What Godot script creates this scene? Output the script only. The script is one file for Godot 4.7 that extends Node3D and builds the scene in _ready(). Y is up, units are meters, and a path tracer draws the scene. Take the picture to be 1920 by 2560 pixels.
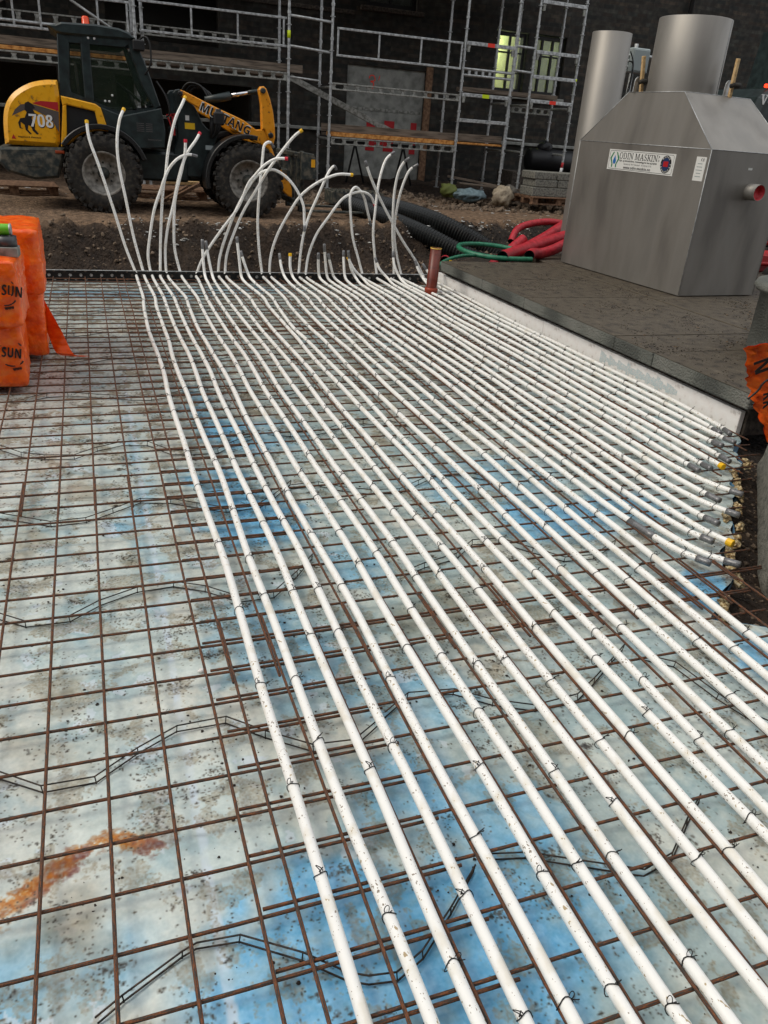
extends Node3D
# Construction site: heating pipes on reinforcement mesh, wheel loader, scaffold, steel separator tank.
const PR := 0.0145          # heating pipe radius
const BAR_Y := 0.036        # centre height of the cross bars
const PIPE_Y := 0.0555      # centre height of pipes lying on the mesh
var M := {}
var rng := RandomNumberGenerator.new()
var names := {}

# ---------------------------------------------------------------- naming and tagging
func numbered(called):
	if not names.has(called):
		names[called] = 0
		return called
	names[called] += 1
	return "%s_%03d" % [called, names[called]]

func tag(o, label, category, group = ""):
	o.set_meta("label", label)
	o.set_meta("category", category)
	if group != "": o.set_meta("group", group)
	return o

func thing(called, label, category, at = Vector3.ZERO, turn = 0.0, group = ""):
	var o := Node3D.new()
	o.name = numbered(called)
	add_child(o)
	o.position = at
	o.rotation.y = turn
	return tag(o, label, category, group)

func obj(called, s, m, parent = null):
	var mi := MeshInstance3D.new()
	if s is SurfaceTool:
		s.generate_normals()
		mi.mesh = s.commit()
	else:
		mi.mesh = s
	mi.material_override = m
	mi.name = numbered(called) if parent == null else called
	if parent == null: add_child(mi)
	else: parent.add_child(mi, true)
	return mi

func mesh_of(s):
	s.generate_normals()
	return s.commit()

func struct(called, s, m):
	var o = obj(called, s, m)
	o.set_meta("kind", "structure")
	return o

# ---------------------------------------------------------------- shape helpers
func mb(smooth = false):
	var s := SurfaceTool.new()
	s.begin(Mesh.PRIMITIVE_TRIANGLES)
	s.set_smooth_group(0 if smooth else -1)
	return s

func tri(s, a, b, c):
	s.add_vertex(a); s.add_vertex(b); s.add_vertex(c)

func quad(s, a, b, c, d):
	tri(s, a, b, c); tri(s, a, c, d)

func tri_out(s, a, b, c, o):
	# clockwise front faces: normal = (c-a)x(b-a) should look away from o
	if (c - a).cross(b - a).dot((a + b + c) / 3.0 - o) < 0: tri(s, a, c, b)
	else: tri(s, a, b, c)

func quad_out(s, a, b, c, d, o):
	tri_out(s, a, b, c, o); tri_out(s, a, c, d, o)

func box(s, c, sz, b = 0.0, B = Basis()):
	var h = sz * 0.5
	b = min(b, min(h.x, min(h.y, h.z)) * 0.9)
	for a in 3:
		var u = (a + 1) % 3
		var v = (a + 2) % 3
		for sg in [-1.0, 1.0]:
			var q = []
			for k in [[-1, -1], [1, -1], [1, 1], [-1, 1]]:
				var p := Vector3.ZERO
				p[a] = sg * h[a]; p[u] = k[0] * (h[u] - b); p[v] = k[1] * (h[v] - b)
				q.append(c + B * p)
			quad_out(s, q[0], q[1], q[2], q[3], c)
		if b > 0.0:
			for su in [-1.0, 1.0]:
				for sv in [-1.0, 1.0]:
					var e = []
					for k in [[0, -1], [0, 1], [1, 1], [1, -1]]:
						var p := Vector3.ZERO
						p[a] = k[1] * (h[a] - b)
						p[u] = su * (h[u] if k[0] == 0 else h[u] - b)
						p[v] = sv * (h[v] - b if k[0] == 0 else h[v])
						e.append(c + B * p)
					quad_out(s, e[0], e[1], e[2], e[3], c)
	if b > 0.0:
		for sx in [-1.0, 1.0]:
			for sy in [-1.0, 1.0]:
				for sz2 in [-1.0, 1.0]:
					var p0 = c + B * Vector3(sx * h.x, sy * (h.y - b), sz2 * (h.z - b))
					var p1 = c + B * Vector3(sx * (h.x - b), sy * h.y, sz2 * (h.z - b))
					var p2 = c + B * Vector3(sx * (h.x - b), sy * (h.y - b), sz2 * h.z)
					tri_out(s, p0, p1, p2, c)

func bar(s, a, b, w, h, bev = 0.0):
	# rectangular bar from a to b
	var d = (b - a).normalized()
	var up = Vector3.UP if abs(d.y) < 0.95 else Vector3.FORWARD
	var x = d.cross(up).normalized()
	var y = x.cross(d).normalized()
	box(s, (a + b) * 0.5, Vector3(w, h, (b - a).length()), bev, Basis(x, y, -d))

func flat(arr):
	var r := PackedVector2Array()
	for i in range(0, arr.size(), 2): r.append(Vector2(arr[i], arr[i + 1]))
	return r

func prism(s, poly, z0, z1, bev = 0.0):
	# extrude an x/y outline from z0 (near, larger z) to z1, near and far edges chamfered
	var n = poly.size()
	if Geometry2D.is_polygon_clockwise(poly):
		var r := PackedVector2Array()
		for i in n: r.append(poly[n - 1 - i])
		poly = r
	var inn := PackedVector2Array()
	for i in n:
		var p0 = poly[(i + n - 1) % n]; var p1 = poly[i]; var p2 = poly[(i + 1) % n]
		var e1 = (p1 - p0).normalized(); var e2 = (p2 - p1).normalized()
		var nn = (Vector2(-e1.y, e1.x) + Vector2(-e2.y, e2.x))
		var l = nn.length()
		inn.append(p1 + (nn / max(l, 0.01)) * bev * min(1.6, 2.0 / max(l, 0.3)))
	var face = inn if bev > 0.0 else poly
	var idx = Geometry2D.triangulate_polygon(face)
	if idx.size() == 0:
		face = poly; idx = Geometry2D.triangulate_polygon(poly); bev = 0.0
	var sg = sign(z0 - z1)
	for i in range(0, idx.size(), 3):
		var a = face[idx[i]]; var b = face[idx[i + 1]]; var c = face[idx[i + 2]]
		if (b - a).cross(c - a) < 0:
			var t = b; b = c; c = t
		tri(s, Vector3(a.x, a.y, z0), Vector3(c.x, c.y, z0), Vector3(b.x, b.y, z0))
		tri(s, Vector3(a.x, a.y, z1), Vector3(b.x, b.y, z1), Vector3(c.x, c.y, z1))
	var za = z0 - sg * bev; var zb = z1 + sg * bev
	for i in n:
		var j = (i + 1) % n
		var a = poly[i]; var b = poly[j]
		quad(s, Vector3(a.x, a.y, za), Vector3(b.x, b.y, za), Vector3(b.x, b.y, zb), Vector3(a.x, a.y, zb))
		if bev > 0.0:
			var ai = inn[i]; var bi = inn[j]
			quad(s, Vector3(ai.x, ai.y, z0), Vector3(bi.x, bi.y, z0), Vector3(b.x, b.y, za), Vector3(a.x, a.y, za))
			quad(s, Vector3(a.x, a.y, zb), Vector3(b.x, b.y, zb), Vector3(bi.x, bi.y, z1), Vector3(ai.x, ai.y, z1))

func tube(s, pts, r, sides = 8, caps = true, corr = 0.0):
	# swept tube, parallel transport frame; r may be an array; u round, v metres along
	var n = pts.size()
	var t0 = (pts[1] - pts[0]).normalized()
	var up = Vector3.UP if abs(t0.y) < 0.9 else Vector3.RIGHT
	var nx = t0.cross(up).normalized()
	var rings = []
	var ln = 0.0
	var lens = []
	var prev = t0
	for i in n:
		var t
		if i == 0: t = t0
		elif i == n - 1: t = (pts[i] - pts[i - 1]).normalized()
		else: t = (pts[i + 1] - pts[i - 1]).normalized()
		if i > 0:
			ln += (pts[i] - pts[i - 1]).length()
			var ax = prev.cross(t)
			if ax.length() > 1e-5: nx = nx.rotated(ax.normalized(), prev.angle_to(t))
		prev = t
		nx = (nx - t * nx.dot(t)).normalized()
		var ny = t.cross(nx)
		var rr = r[i] if r is Array else r
		if corr > 0.0: rr += corr * (1.0 if i % 2 == 0 else -1.0)
		var ring := PackedVector3Array()
		for k in sides:
			var a = TAU * k / sides
			ring.append(pts[i] + nx * cos(a) * rr + ny * sin(a) * rr)
		rings.append(ring); lens.append(ln)
	for i in n - 1:
		var A = rings[i]; var B = rings[i + 1]
		for k in sides:
			var j = (k + 1) % sides
			var u0 = float(k) / sides; var u1 = float(k + 1) / sides
			s.set_uv(Vector2(u0, lens[i])); s.add_vertex(A[k])
			s.set_uv(Vector2(u1, lens[i + 1])); s.add_vertex(B[j])
			s.set_uv(Vector2(u1, lens[i])); s.add_vertex(A[j])
			s.set_uv(Vector2(u0, lens[i])); s.add_vertex(A[k])
			s.set_uv(Vector2(u0, lens[i + 1])); s.add_vertex(B[k])
			s.set_uv(Vector2(u1, lens[i + 1])); s.add_vertex(B[j])
	if caps:
		for e in [0, n - 1]:
			var R = rings[e]
			var c = pts[e]
			var o = pts[1] if e == 0 else pts[n - 2]
			for k in sides:
				s.set_uv(Vector2(0.5, lens[e]))
				tri_out(s, c, R[k], R[(k + 1) % sides], o)

func lathe(s, prof, seg, X = Transform3D()):
	# profile of Vector2(radius, height) turned about local y
	for i in prof.size() - 1:
		var p = prof[i]; var q = prof[i + 1]
		for k in seg:
			var a = TAU * k / seg; var b = TAU * (k + 1) / seg
			var v0 = X * Vector3(p.x * cos(a), p.y, p.x * sin(a))
			var v1 = X * Vector3(p.x * cos(b), p.y, p.x * sin(b))
			var v2 = X * Vector3(q.x * cos(b), q.y, q.x * sin(b))
			var v3 = X * Vector3(q.x * cos(a), q.y, q.x * sin(a))
			if p.x > 1e-5: tri(s, v0, v1, v2)
			if q.x > 1e-5: tri(s, v0, v2, v3)

func catmull(P, per):
	var out = []
	var n = P.size()
	for i in n - 1:
		var p0 = P[max(i - 1, 0)]; var p1 = P[i]; var p2 = P[i + 1]; var p3 = P[min(i + 2, n - 1)]
		for k in per:
			var t = float(k) / per
			out.append(0.5 * ((2.0 * p1) + (p2 - p0) * t + (2.0 * p0 - 5.0 * p1 + 4.0 * p2 - p3) * t * t + (3.0 * p1 - p0 - 3.0 * p2 + p3) * t * t * t))
	out.append(P[n - 1])
	return out

func rot_to(d):
	# basis whose y axis looks along d
	d = d.normalized()
	var x = Vector3.RIGHT if abs(d.x) < 0.9 else Vector3.FORWARD
	x = (x - d * x.dot(d)).normalized()
	return Basis(x, d, x.cross(d))

func text(called, words, w, h, m, parent, pos, B = Basis(), font = "Droid Sans", weight = 700, depth = 0.002):
	# raised lettering fitted into a w x h rectangle centred on pos
	var t := TextMesh.new()
	var f := SystemFont.new()
	f.font_names = PackedStringArray([font])
	f.font_weight = weight
	t.font = f
	t.text = words
	t.font_size = 64
	t.pixel_size = 0.01
	t.depth = 0.01
	t.curve_step = 2.0
	var bb = t.get_aabb()
	var mi := MeshInstance3D.new()
	mi.mesh = t
	mi.material_override = m
	mi.name = called
	parent.add_child(mi, true)
	var sc = Vector3(w / max(bb.size.x, 0.001), h / max(bb.size.y, 0.001), depth / 0.01)
	var cc = bb.position + bb.size * 0.5
	mi.transform = Transform3D(B.scaled_local(sc), pos - B * Vector3(cc.x * sc.x, cc.y * sc.y, 0))
	return mi

# ---------------------------------------------------------------- materials
func noise(seed_, freq, octaves = 4, type = FastNoiseLite.TYPE_SIMPLEX_SMOOTH):
	var n := FastNoiseLite.new()
	n.seed = seed_; n.frequency = freq; n.noise_type = type
	n.fractal_type = FastNoiseLite.FRACTAL_FBM
	n.fractal_octaves = octaves
	return n

func ntex(seed_, freq, cols, offs, size = 512, octaves = 5):
	var t := NoiseTexture2D.new()
	t.width = size; t.height = size; t.seamless = true
	t.noise = noise(seed_, freq, octaves)
	var g := Gradient.new()
	g.colors = PackedColorArray(cols)
	g.offsets = PackedFloat32Array(offs)
	t.color_ramp = g
	return t

func nrm(seed_, freq, strength, size = 512, octaves = 5):
	var t := NoiseTexture2D.new()
	t.width = size; t.height = size; t.seamless = true
	t.noise = noise(seed_, freq, octaves)
	t.as_normal_map = true; t.bump_strength = strength
	return t

func c8(r, g, b): return Color(r / 255.0, g / 255.0, b / 255.0)

func plain(col, rough = 0.6, metal = 0.0):
	var m := StandardMaterial3D.new()
	m.albedo_color = col; m.roughness = rough; m.metallic = metal
	return m

func surf(seed_, cols, offs, scale_, rough, metal = 0.0, freq = 0.012, bump = 0.0, bumpfreq = 0.05):
	# world-triplanar surface whose colour wanders between the given tones
	var m := StandardMaterial3D.new()
	m.albedo_texture = ntex(seed_, freq, cols, offs)
	m.roughness = rough; m.metallic = metal
	m.uv1_triplanar = true; m.uv1_world_triplanar = true
	m.uv1_scale = Vector3.ONE * scale_
	if bump > 0.0:
		m.normal_enabled = true
		m.normal_texture = nrm(seed_ + 1, bumpfreq, bump)
	return m

func tones(c, d): return [c.darkened(d), c, c.lightened(d * 0.6)]

func make_materials():
	var rust_cols = [c8(42, 39, 37), c8(64, 58, 52), c8(68, 50, 40), c8(146, 82, 38), c8(110, 64, 36), c8(56, 44, 36)]
	for i in 3:
		var m := StandardMaterial3D.new()
		m.albedo_texture = ntex(20 + i, 0.02, rust_cols, [0.0, 0.36, 0.48, 0.62, 0.72, 1.0], 512, 5)
		m.uv1_scale = Vector3(1, 2.4, 1)
		m.uv1_offset = Vector3(0, 0.37 * i, 0)
		m.roughness = 0.75
		m.normal_enabled = true
		m.normal_texture = rib_normal()
		m.normal_scale = 1.0
		M["rust%d" % i] = m
	var pm := StandardMaterial3D.new()
	pm.albedo_texture = pipe_texture()
	pm.uv1_scale = Vector3(1, 0.5, 1)
	pm.roughness = 0.3
	M.pipe = pm
	for i in 4:
		var q = pm.duplicate()
		q.uv1_offset = Vector3(0.13 * i, 0.29 * i, 0)
		M["pipe%d" % i] = q
	M.tape = surf(36, [c8(88, 88, 90), c8(120, 120, 122), c8(150, 150, 150)], [0.2, 0.5, 0.8], 9.0, 0.35, 0.35, 0.03)
	M.cap_yellow = plain(c8(244, 190, 20), 0.45)
	M.cap_red = plain(c8(205, 28, 52), 0.45)
	M.wire = plain(c8(38, 36, 36), 0.5, 0.6)
	M.spacer = surf(37, [c8(36, 33, 32), c8(62, 56, 52), c8(92, 70, 54)], [0.25, 0.55, 0.8], 6.0, 0.6, 0.4)
	M.black_plastic = surf(38, [c8(14, 14, 15), c8(24, 24, 25), c8(34, 34, 34)], [0.2, 0.5, 0.8], 5.0, 0.4)
	M.plug = surf(39, [c8(150, 148, 142), c8(208, 206, 200), c8(228, 227, 224)], [0.25, 0.5, 0.8], 14.0, 0.6)
	M.concrete = surf(40, [c8(60, 53, 44), c8(82, 73, 60), c8(90, 81, 67), c8(84, 76, 63), c8(104, 94, 79)], [0.2, 0.38, 0.52, 0.64, 0.85], 0.7, 0.55, 0.0, 0.02, 5.0, 0.3)
	M.concrete_edge = surf(42, [c8(72, 74, 70), c8(98, 100, 94), c8(114, 114, 108)], [0.2, 0.5, 0.85], 0.5, 0.85, 0.0, 0.006, 3.0, 0.2)
	M.concrete_dark = surf(44, [c8(44, 38, 33), c8(68, 60, 53), c8(84, 76, 68)], [0.2, 0.5, 0.85], 1.6, 0.9, 0.0, 0.02, 3.0, 0.1)
	M.concrete_block = surf(46, [c8(84, 84, 78), c8(118, 116, 108), c8(140, 138, 128), c8(98, 98, 92)], [0.2, 0.45, 0.62, 0.85], 1.2, 0.85, 0.0, 0.03, 4.0, 0.15)
	M.eps = surf(48, [c8(206, 200, 196), c8(236, 232, 229), c8(240, 238, 236)], [0.12, 0.28, 0.8], 1.8, 0.8)
	M.foam = surf(49, [c8(84, 60, 34), c8(150, 122, 76), c8(206, 188, 146), c8(228, 216, 186)], [0.25, 0.45, 0.6, 0.9], 7.0, 0.9)
	M.steel = surf(50, [c8(124, 120, 115), c8(142, 138, 132), c8(150, 146, 140), c8(138, 135, 130)], [0.2, 0.42, 0.6, 0.85], 0.5, 0.54, 0.62, 0.006)
	M.steel.uv1_scale = Vector3(0.45, 0.12, 0.45)
	M.steel.normal_enabled = true
	M.steel.normal_texture = nrm(51, 0.006, 2.0)
	M.steel.normal_scale = 0.25
	M.galv = surf(52, [c8(138, 140, 140), c8(178, 180, 180), c8(200, 202, 202)], [0.2, 0.5, 0.85], 2.0, 0.5, 0.6)
	M.galv_dull = surf(53, [c8(112, 112, 106), c8(146, 146, 140), c8(166, 166, 160)], [0.2, 0.5, 0.85], 2.0, 0.6, 0.4)
	M.wood_grey = surf(54, [c8(78, 68, 58), c8(110, 97, 84), c8(128, 114, 100)], [0.2, 0.5, 0.85], 1.0, 0.85)
	M.wood_grey.uv1_scale = Vector3(0.3, 3.0, 2.0)
	M.wood_orange = surf(55, [c8(150, 92, 36), c8(196, 132, 62), c8(214, 158, 92)], [0.2, 0.5, 0.85], 1.5, 0.75)
	M.wood_pale = surf(56, [c8(176, 140, 92), c8(204, 170, 120), c8(216, 186, 140)], [0.2, 0.5, 0.85], 3.0, 0.7)
	M.pallet = surf(57, [c8(86, 62, 46), c8(118, 88, 66), c8(140, 110, 84)], [0.2, 0.5, 0.85], 2.0, 0.85)
	M.pvc = surf(58, [c8(88, 36, 26), c8(108, 45, 31), c8(118, 52, 37)], [0.2, 0.5, 0.85], 2.0, 0.4)
	M.pvc_socket = plain(c8(150, 60, 36), 0.45)
	M.duct_black = surf(59, [c8(10, 12, 12), c8(17, 20, 20), c8(26, 29, 29)], [0.2, 0.5, 0.85], 2.0, 0.42)
	M.duct_red = surf(60, [c8(150, 24, 36), c8(180, 34, 48), c8(188, 44, 58)], [0.2, 0.5, 0.85], 2.0, 0.5)
	M.hose_green = surf(61, [c8(26, 92, 68), c8(36, 116, 86), c8(54, 130, 100)], [0.2, 0.5, 0.85], 3.0, 0.45)
	M.orange_film = surf(62, [c8(232, 80, 14), c8(248, 98, 20), c8(252, 122, 38)], [0.2, 0.5, 0.85], 1.6, 0.28, 0.0, 0.012, 12.0, 0.008)
	M.print_black = plain(c8(22, 20, 22), 0.5)
	M.black = plain(c8(14, 14, 15), 0.6)
	M.rubber = surf(63, [c8(24, 23, 22), c8(40, 38, 35), c8(74, 66, 56)], [0.2, 0.55, 0.95], 2.2, 0.9)
	M.loader_yellow = surf(64, [c8(150, 112, 50), c8(224, 156, 22), c8(238, 170, 24), c8(240, 176, 36)], [0.12, 0.2, 0.4, 0.9], 1.4, 0.34)
	M.arm_yellow = surf(65, [c8(126, 86, 38), c8(210, 130, 14), c8(228, 146, 18), c8(230, 154, 34)], [0.16, 0.25, 0.4, 0.9], 2.0, 0.42)
	M.loader_green = surf(66, [c8(20, 29, 30), c8(31, 43, 44), c8(44, 56, 56)], [0.15, 0.5, 0.95], 1.0, 0.42)
	M.loader_mud = surf(67, [c8(34, 42, 42), c8(58, 60, 54), c8(98, 92, 80)], [0.3, 0.5, 0.8], 1.3, 0.7)
	M.rim = surf(68, [c8(92, 88, 82), c8(140, 136, 128), c8(168, 164, 156)], [0.2, 0.5, 0.85], 2.0, 0.6, 0.2)
	M.chrome = plain(c8(225, 225, 228), 0.12, 1.0)
	M.glass = glass(c8(40, 56, 40), 0.22)
	M.win_glass = glass(c8(120, 130, 120), 0.16)
	M.beacon = plain(c8(230, 70, 14), 0.25)
	M.white_print = plain(c8(228, 228, 226), 0.5)
	M.label_white = plain(c8(222, 222, 218), 0.45)
	M.red_paint = plain(c8(176, 26, 34), 0.5)
	M.red_steel = plain(c8(170, 30, 32), 0.5)
	M.grey_print = plain(c8(96, 92, 92), 0.5)
	M.tag_yellow = plain(c8(205, 225, 20), 0.5)
	M.tag_red = plain(c8(236, 52, 30), 0.5)
	M.logo_green = plain(c8(34, 122, 78), 0.5)
	M.logo_blue = plain(c8(26, 104, 176), 0.5)
	M.logo_navy = plain(c8(30, 52, 92), 0.5)
	M.box_grey = plain(c8(150, 160, 160), 0.5)
	M.tape_grey = plain(c8(72, 74, 78), 0.4)
	M.can_green = plain(c8(110, 190, 40), 0.35)
	M.snow = surf(70, [c8(128, 124, 116), c8(186, 186, 182), c8(214, 216, 216)], [0.25, 0.5, 0.75], 4.0, 0.8)
	M.stone = surf(71, [c8(70, 66, 60), c8(104, 98, 90), c8(126, 120, 110)], [0.2, 0.5, 0.85], 3.0, 0.9)
	M.tarp_blue = surf(72, [c8(74, 92, 98), c8(104, 124, 130), c8(122, 140, 146)], [0.2, 0.5, 0.85], 2.0, 0.6)
	M.tarp_pale = surf(73, [c8(120, 108, 92), c8(160, 146, 124), c8(176, 164, 144)], [0.2, 0.5, 0.85], 2.0, 0.7)
	M.tarp_black = plain(c8(10, 11, 16), 0.5)
	M.brick = brick_material()
	M.plaster = surf(75, [c8(120, 121, 116), c8(142, 143, 138), c8(156, 157, 150)], [0.2, 0.5, 0.85], 0.7, 0.9)
	M.window_frame = plain(c8(16, 15, 14), 0.6)
	M.room_wall = surf(76, [c8(172, 170, 118), c8(190, 188, 134)], [0.3, 0.7], 0.5, 0.9)
	M.dark_room = plain(c8(96, 92, 86), 0.95)
	M.soil = soil_material(80, [c8(80, 67, 54), c8(106, 90, 74), c8(124, 107, 90), c8(142, 124, 106)])
	M.crumb = plain(c8(44, 36, 30), 0.95)
	M.leaf = plain(c8(74, 40, 36), 0.7)

func glass(col, alpha):
	var m := StandardMaterial3D.new()
	col.a = alpha
	m.albedo_color = col
	m.transparency = BaseMaterial3D.TRANSPARENCY_ALPHA
	m.roughness = 0.05
	return m

func pipe_texture():
	# 2 m of white pipe unrolled: scuffs, mud smears, splashes and a faint line of printed marks
	var w := 128; var h := 2048
	var na = noise(31, 0.02, 4); var nb = noise(32, 0.09, 3); var nc = noise(33, 0.006, 3)
	var im := Image.create(w, h, false, Image.FORMAT_RGB8)
	for y in h:
		for x in w:
			var a = TAU * x / w
			var p = Vector3(cos(a) * 20.0, sin(a) * 20.0, y)
			# wrap the noise round the pipe and along it
			var t = float(y) / h
			var v1 = lerp(na.get_noise_3dv(p), na.get_noise_3d(p.x, p.y, p.z - h), t); var v2 = lerp(nb.get_noise_3dv(p), nb.get_noise_3d(p.x, p.y, p.z - h), t)
			var v3 = lerp(nc.get_noise_3dv(p), nc.get_noise_3d(p.x, p.y, p.z - h), t)
			var c = c8(246, 245, 241)
			c = c.lerp(c8(214, 204, 182), clamp((v3 + 0.4 * v1 - 0.16) * 1.5, 0.0, 0.4))
			if v1 + 0.5 * v2 > 0.50: c = c.lerp(c8(150, 122, 76), 0.7)
			elif v2 - 0.6 * v1 > 0.52: c = c.lerp(c8(96, 78, 58), 0.75)
			im.set_pixel(x, y, c)
	var r := RandomNumberGenerator.new(); r.seed = 34
	for y in range(0, h, 3):
		var g = fposmod(y, 700.0)
		if g < 330.0 and r.randf() < 0.55 and fposmod(g, 41.0) > 8.0:
			im.fill_rect(Rect2i(60 + r.randi_range(0, 2), y, r.randi_range(1, 3), 2), c8(120, 120, 120))
	im.generate_mipmaps()
	return ImageTexture.create_from_image(im)

func rib_normal():
	# slanted ribs of a reinforcing bar, as relief
	if M.has("_rib"): return M["_rib"]
	var im := Image.create(64, 1024, false, Image.FORMAT_RGB8)
	for y in 1024:
		for x in 64:
			var f = fposmod((y * 0.0625 + x * 2.0 / 64.0) , 1.0)
			var v = 1.0 if f < 0.35 else 0.35
			im.set_pixel(x, y, Color(v, v, v))
	im.bump_map_to_normal_map(6.0)
	im.generate_mipmaps()
	M["_rib"] = ImageTexture.create_from_image(im)
	return M["_rib"]

func soil_material(seed_, cols):
	var m = surf(seed_, cols, [0.22, 0.44, 0.6, 0.85], 0.55, 0.95, 0.0, 0.03, 10.0, 0.08)
	m.vertex_color_use_as_albedo = true
	return m

func brick_material():
	# small far-off bricks in relief and tone: courses 75 mm, bricks 250 mm
	var w := 512
	var im := Image.create(w, w, false, Image.FORMAT_RGB8)
	var r := RandomNumberGenerator.new(); r.seed = 77
	im.fill(c8(42, 40, 36))
	for row in 26:
		for k in 9:
			var x = int(k * 64 + (32 if row % 2 else 0)) % w
			var t = r.randf_range(0.7, 1.25)
			var warm = r.randf_range(-4, 5)
			var col = c8(clamp(45 * t + warm, 0, 255), clamp(42 * t, 0, 255), clamp(37 * t - warm * 0.5, 0, 255))
			im.fill_rect(Rect2i(x, int(row * 19.7), 60, 16), col)
	var n = noise(78, 0.02, 5)
	for y in w:
		for x in w:
			var c = im.get_pixel(x, y)
			var v = 1.0 + 0.5 * n.get_noise_2d(x, y)
			im.set_pixel(x, y, Color(c.r * v, c.g * v, c.b * v))
	im.generate_mipmaps()
	var m := StandardMaterial3D.new()
	m.albedo_texture = ImageTexture.create_from_image(im)
	m.roughness = 0.9
	m.uv1_triplanar = true; m.uv1_world_triplanar = true
	m.uv1_scale = Vector3.ONE * 0.5
	return m

# ---------------------------------------------------------------- plastic film over the insulation
const BLUE := [0.52,-0.95,0.46,0.22,1.0, 0.35,-1.16,0.18,0.13,1.0, 0.85,-1.21,0.21,0.17,0.7, 0.71,-1.38,0.17,0.17,0.6, 0.58,-3.08,0.2,0.28,1.0, 0.50,-3.48,0.13,0.22,0.9, 0.91,-2.59,0.10,0.24,0.5, 1.96,-2.81,0.3,0.22,0.8, 2.38,-2.85,0.2,0.14,0.7, 2.26,-2.05,0.12,0.15,1.0, 0.62,-4.20,0.16,0.25,0.9, 0.53,-4.57,0.09,0.43,0.7, 0.09,-3.27,0.06,0.2,0.5, 0.12,-4.14,0.04,0.7,0.4, 0.12,-2.69,0.06,0.3,0.25, 0.41,-2.29,0.18,0.17,0.5, 0.52,-2.03,0.20,0.17,0.5, 0.23,-8.04,1.00,0.2,0.6, 1.51,-8.27,0.65,0.2,0.45, 1.00,-0.98,0.14,0.15,0.5, -0.19,-1.15,0.19,0.11,0.5, 0.81,-1.75,0.20,0.14,0.5, 2.11,-1.67,0.08,0.12,0.8, 1.80,-3.31,0.44,0.29,0.4, 0.83,-4.10,0.27,0.25,0.5]
const TAN := [-0.21,-2.07,0.06,0.06,1.0, 0.04,-2.56,0.06,0.05,0.8, -0.36,-3.08,0.08,0.11,0.8, 0.16,-3.30,0.04,0.07,1.0, 0.05,-2.83,0.04,0.04,1.0, -0.18,-1.25,0.07,0.05,0.8, -0.12,-1.17,0.04,0.04,0.6, 0.21,-1.19,0.01,0.01,1.0, 1.22,-2.26,0.19,0.13,0.6, 1.02,-2.14,0.10,0.12,0.6, -0.31,-3.30,0.10,0.12,0.5, -0.15,-3.51,0.11,0.11,0.6, -0.29,-1.79,0.09,0.09,0.5, -0.18,-1.79,0.06,0.06,0.4, 0.55,-2.41,0.09,0.08,0.4, 1.16,-1.48,0.04,0.06,0.6]
const RUST := [-0.32,-1.31, -0.27,-1.35, -0.21,-1.40, -0.15,-1.44, -0.09,-1.46, -0.03,-1.44, 0.03,-1.41]

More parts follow.
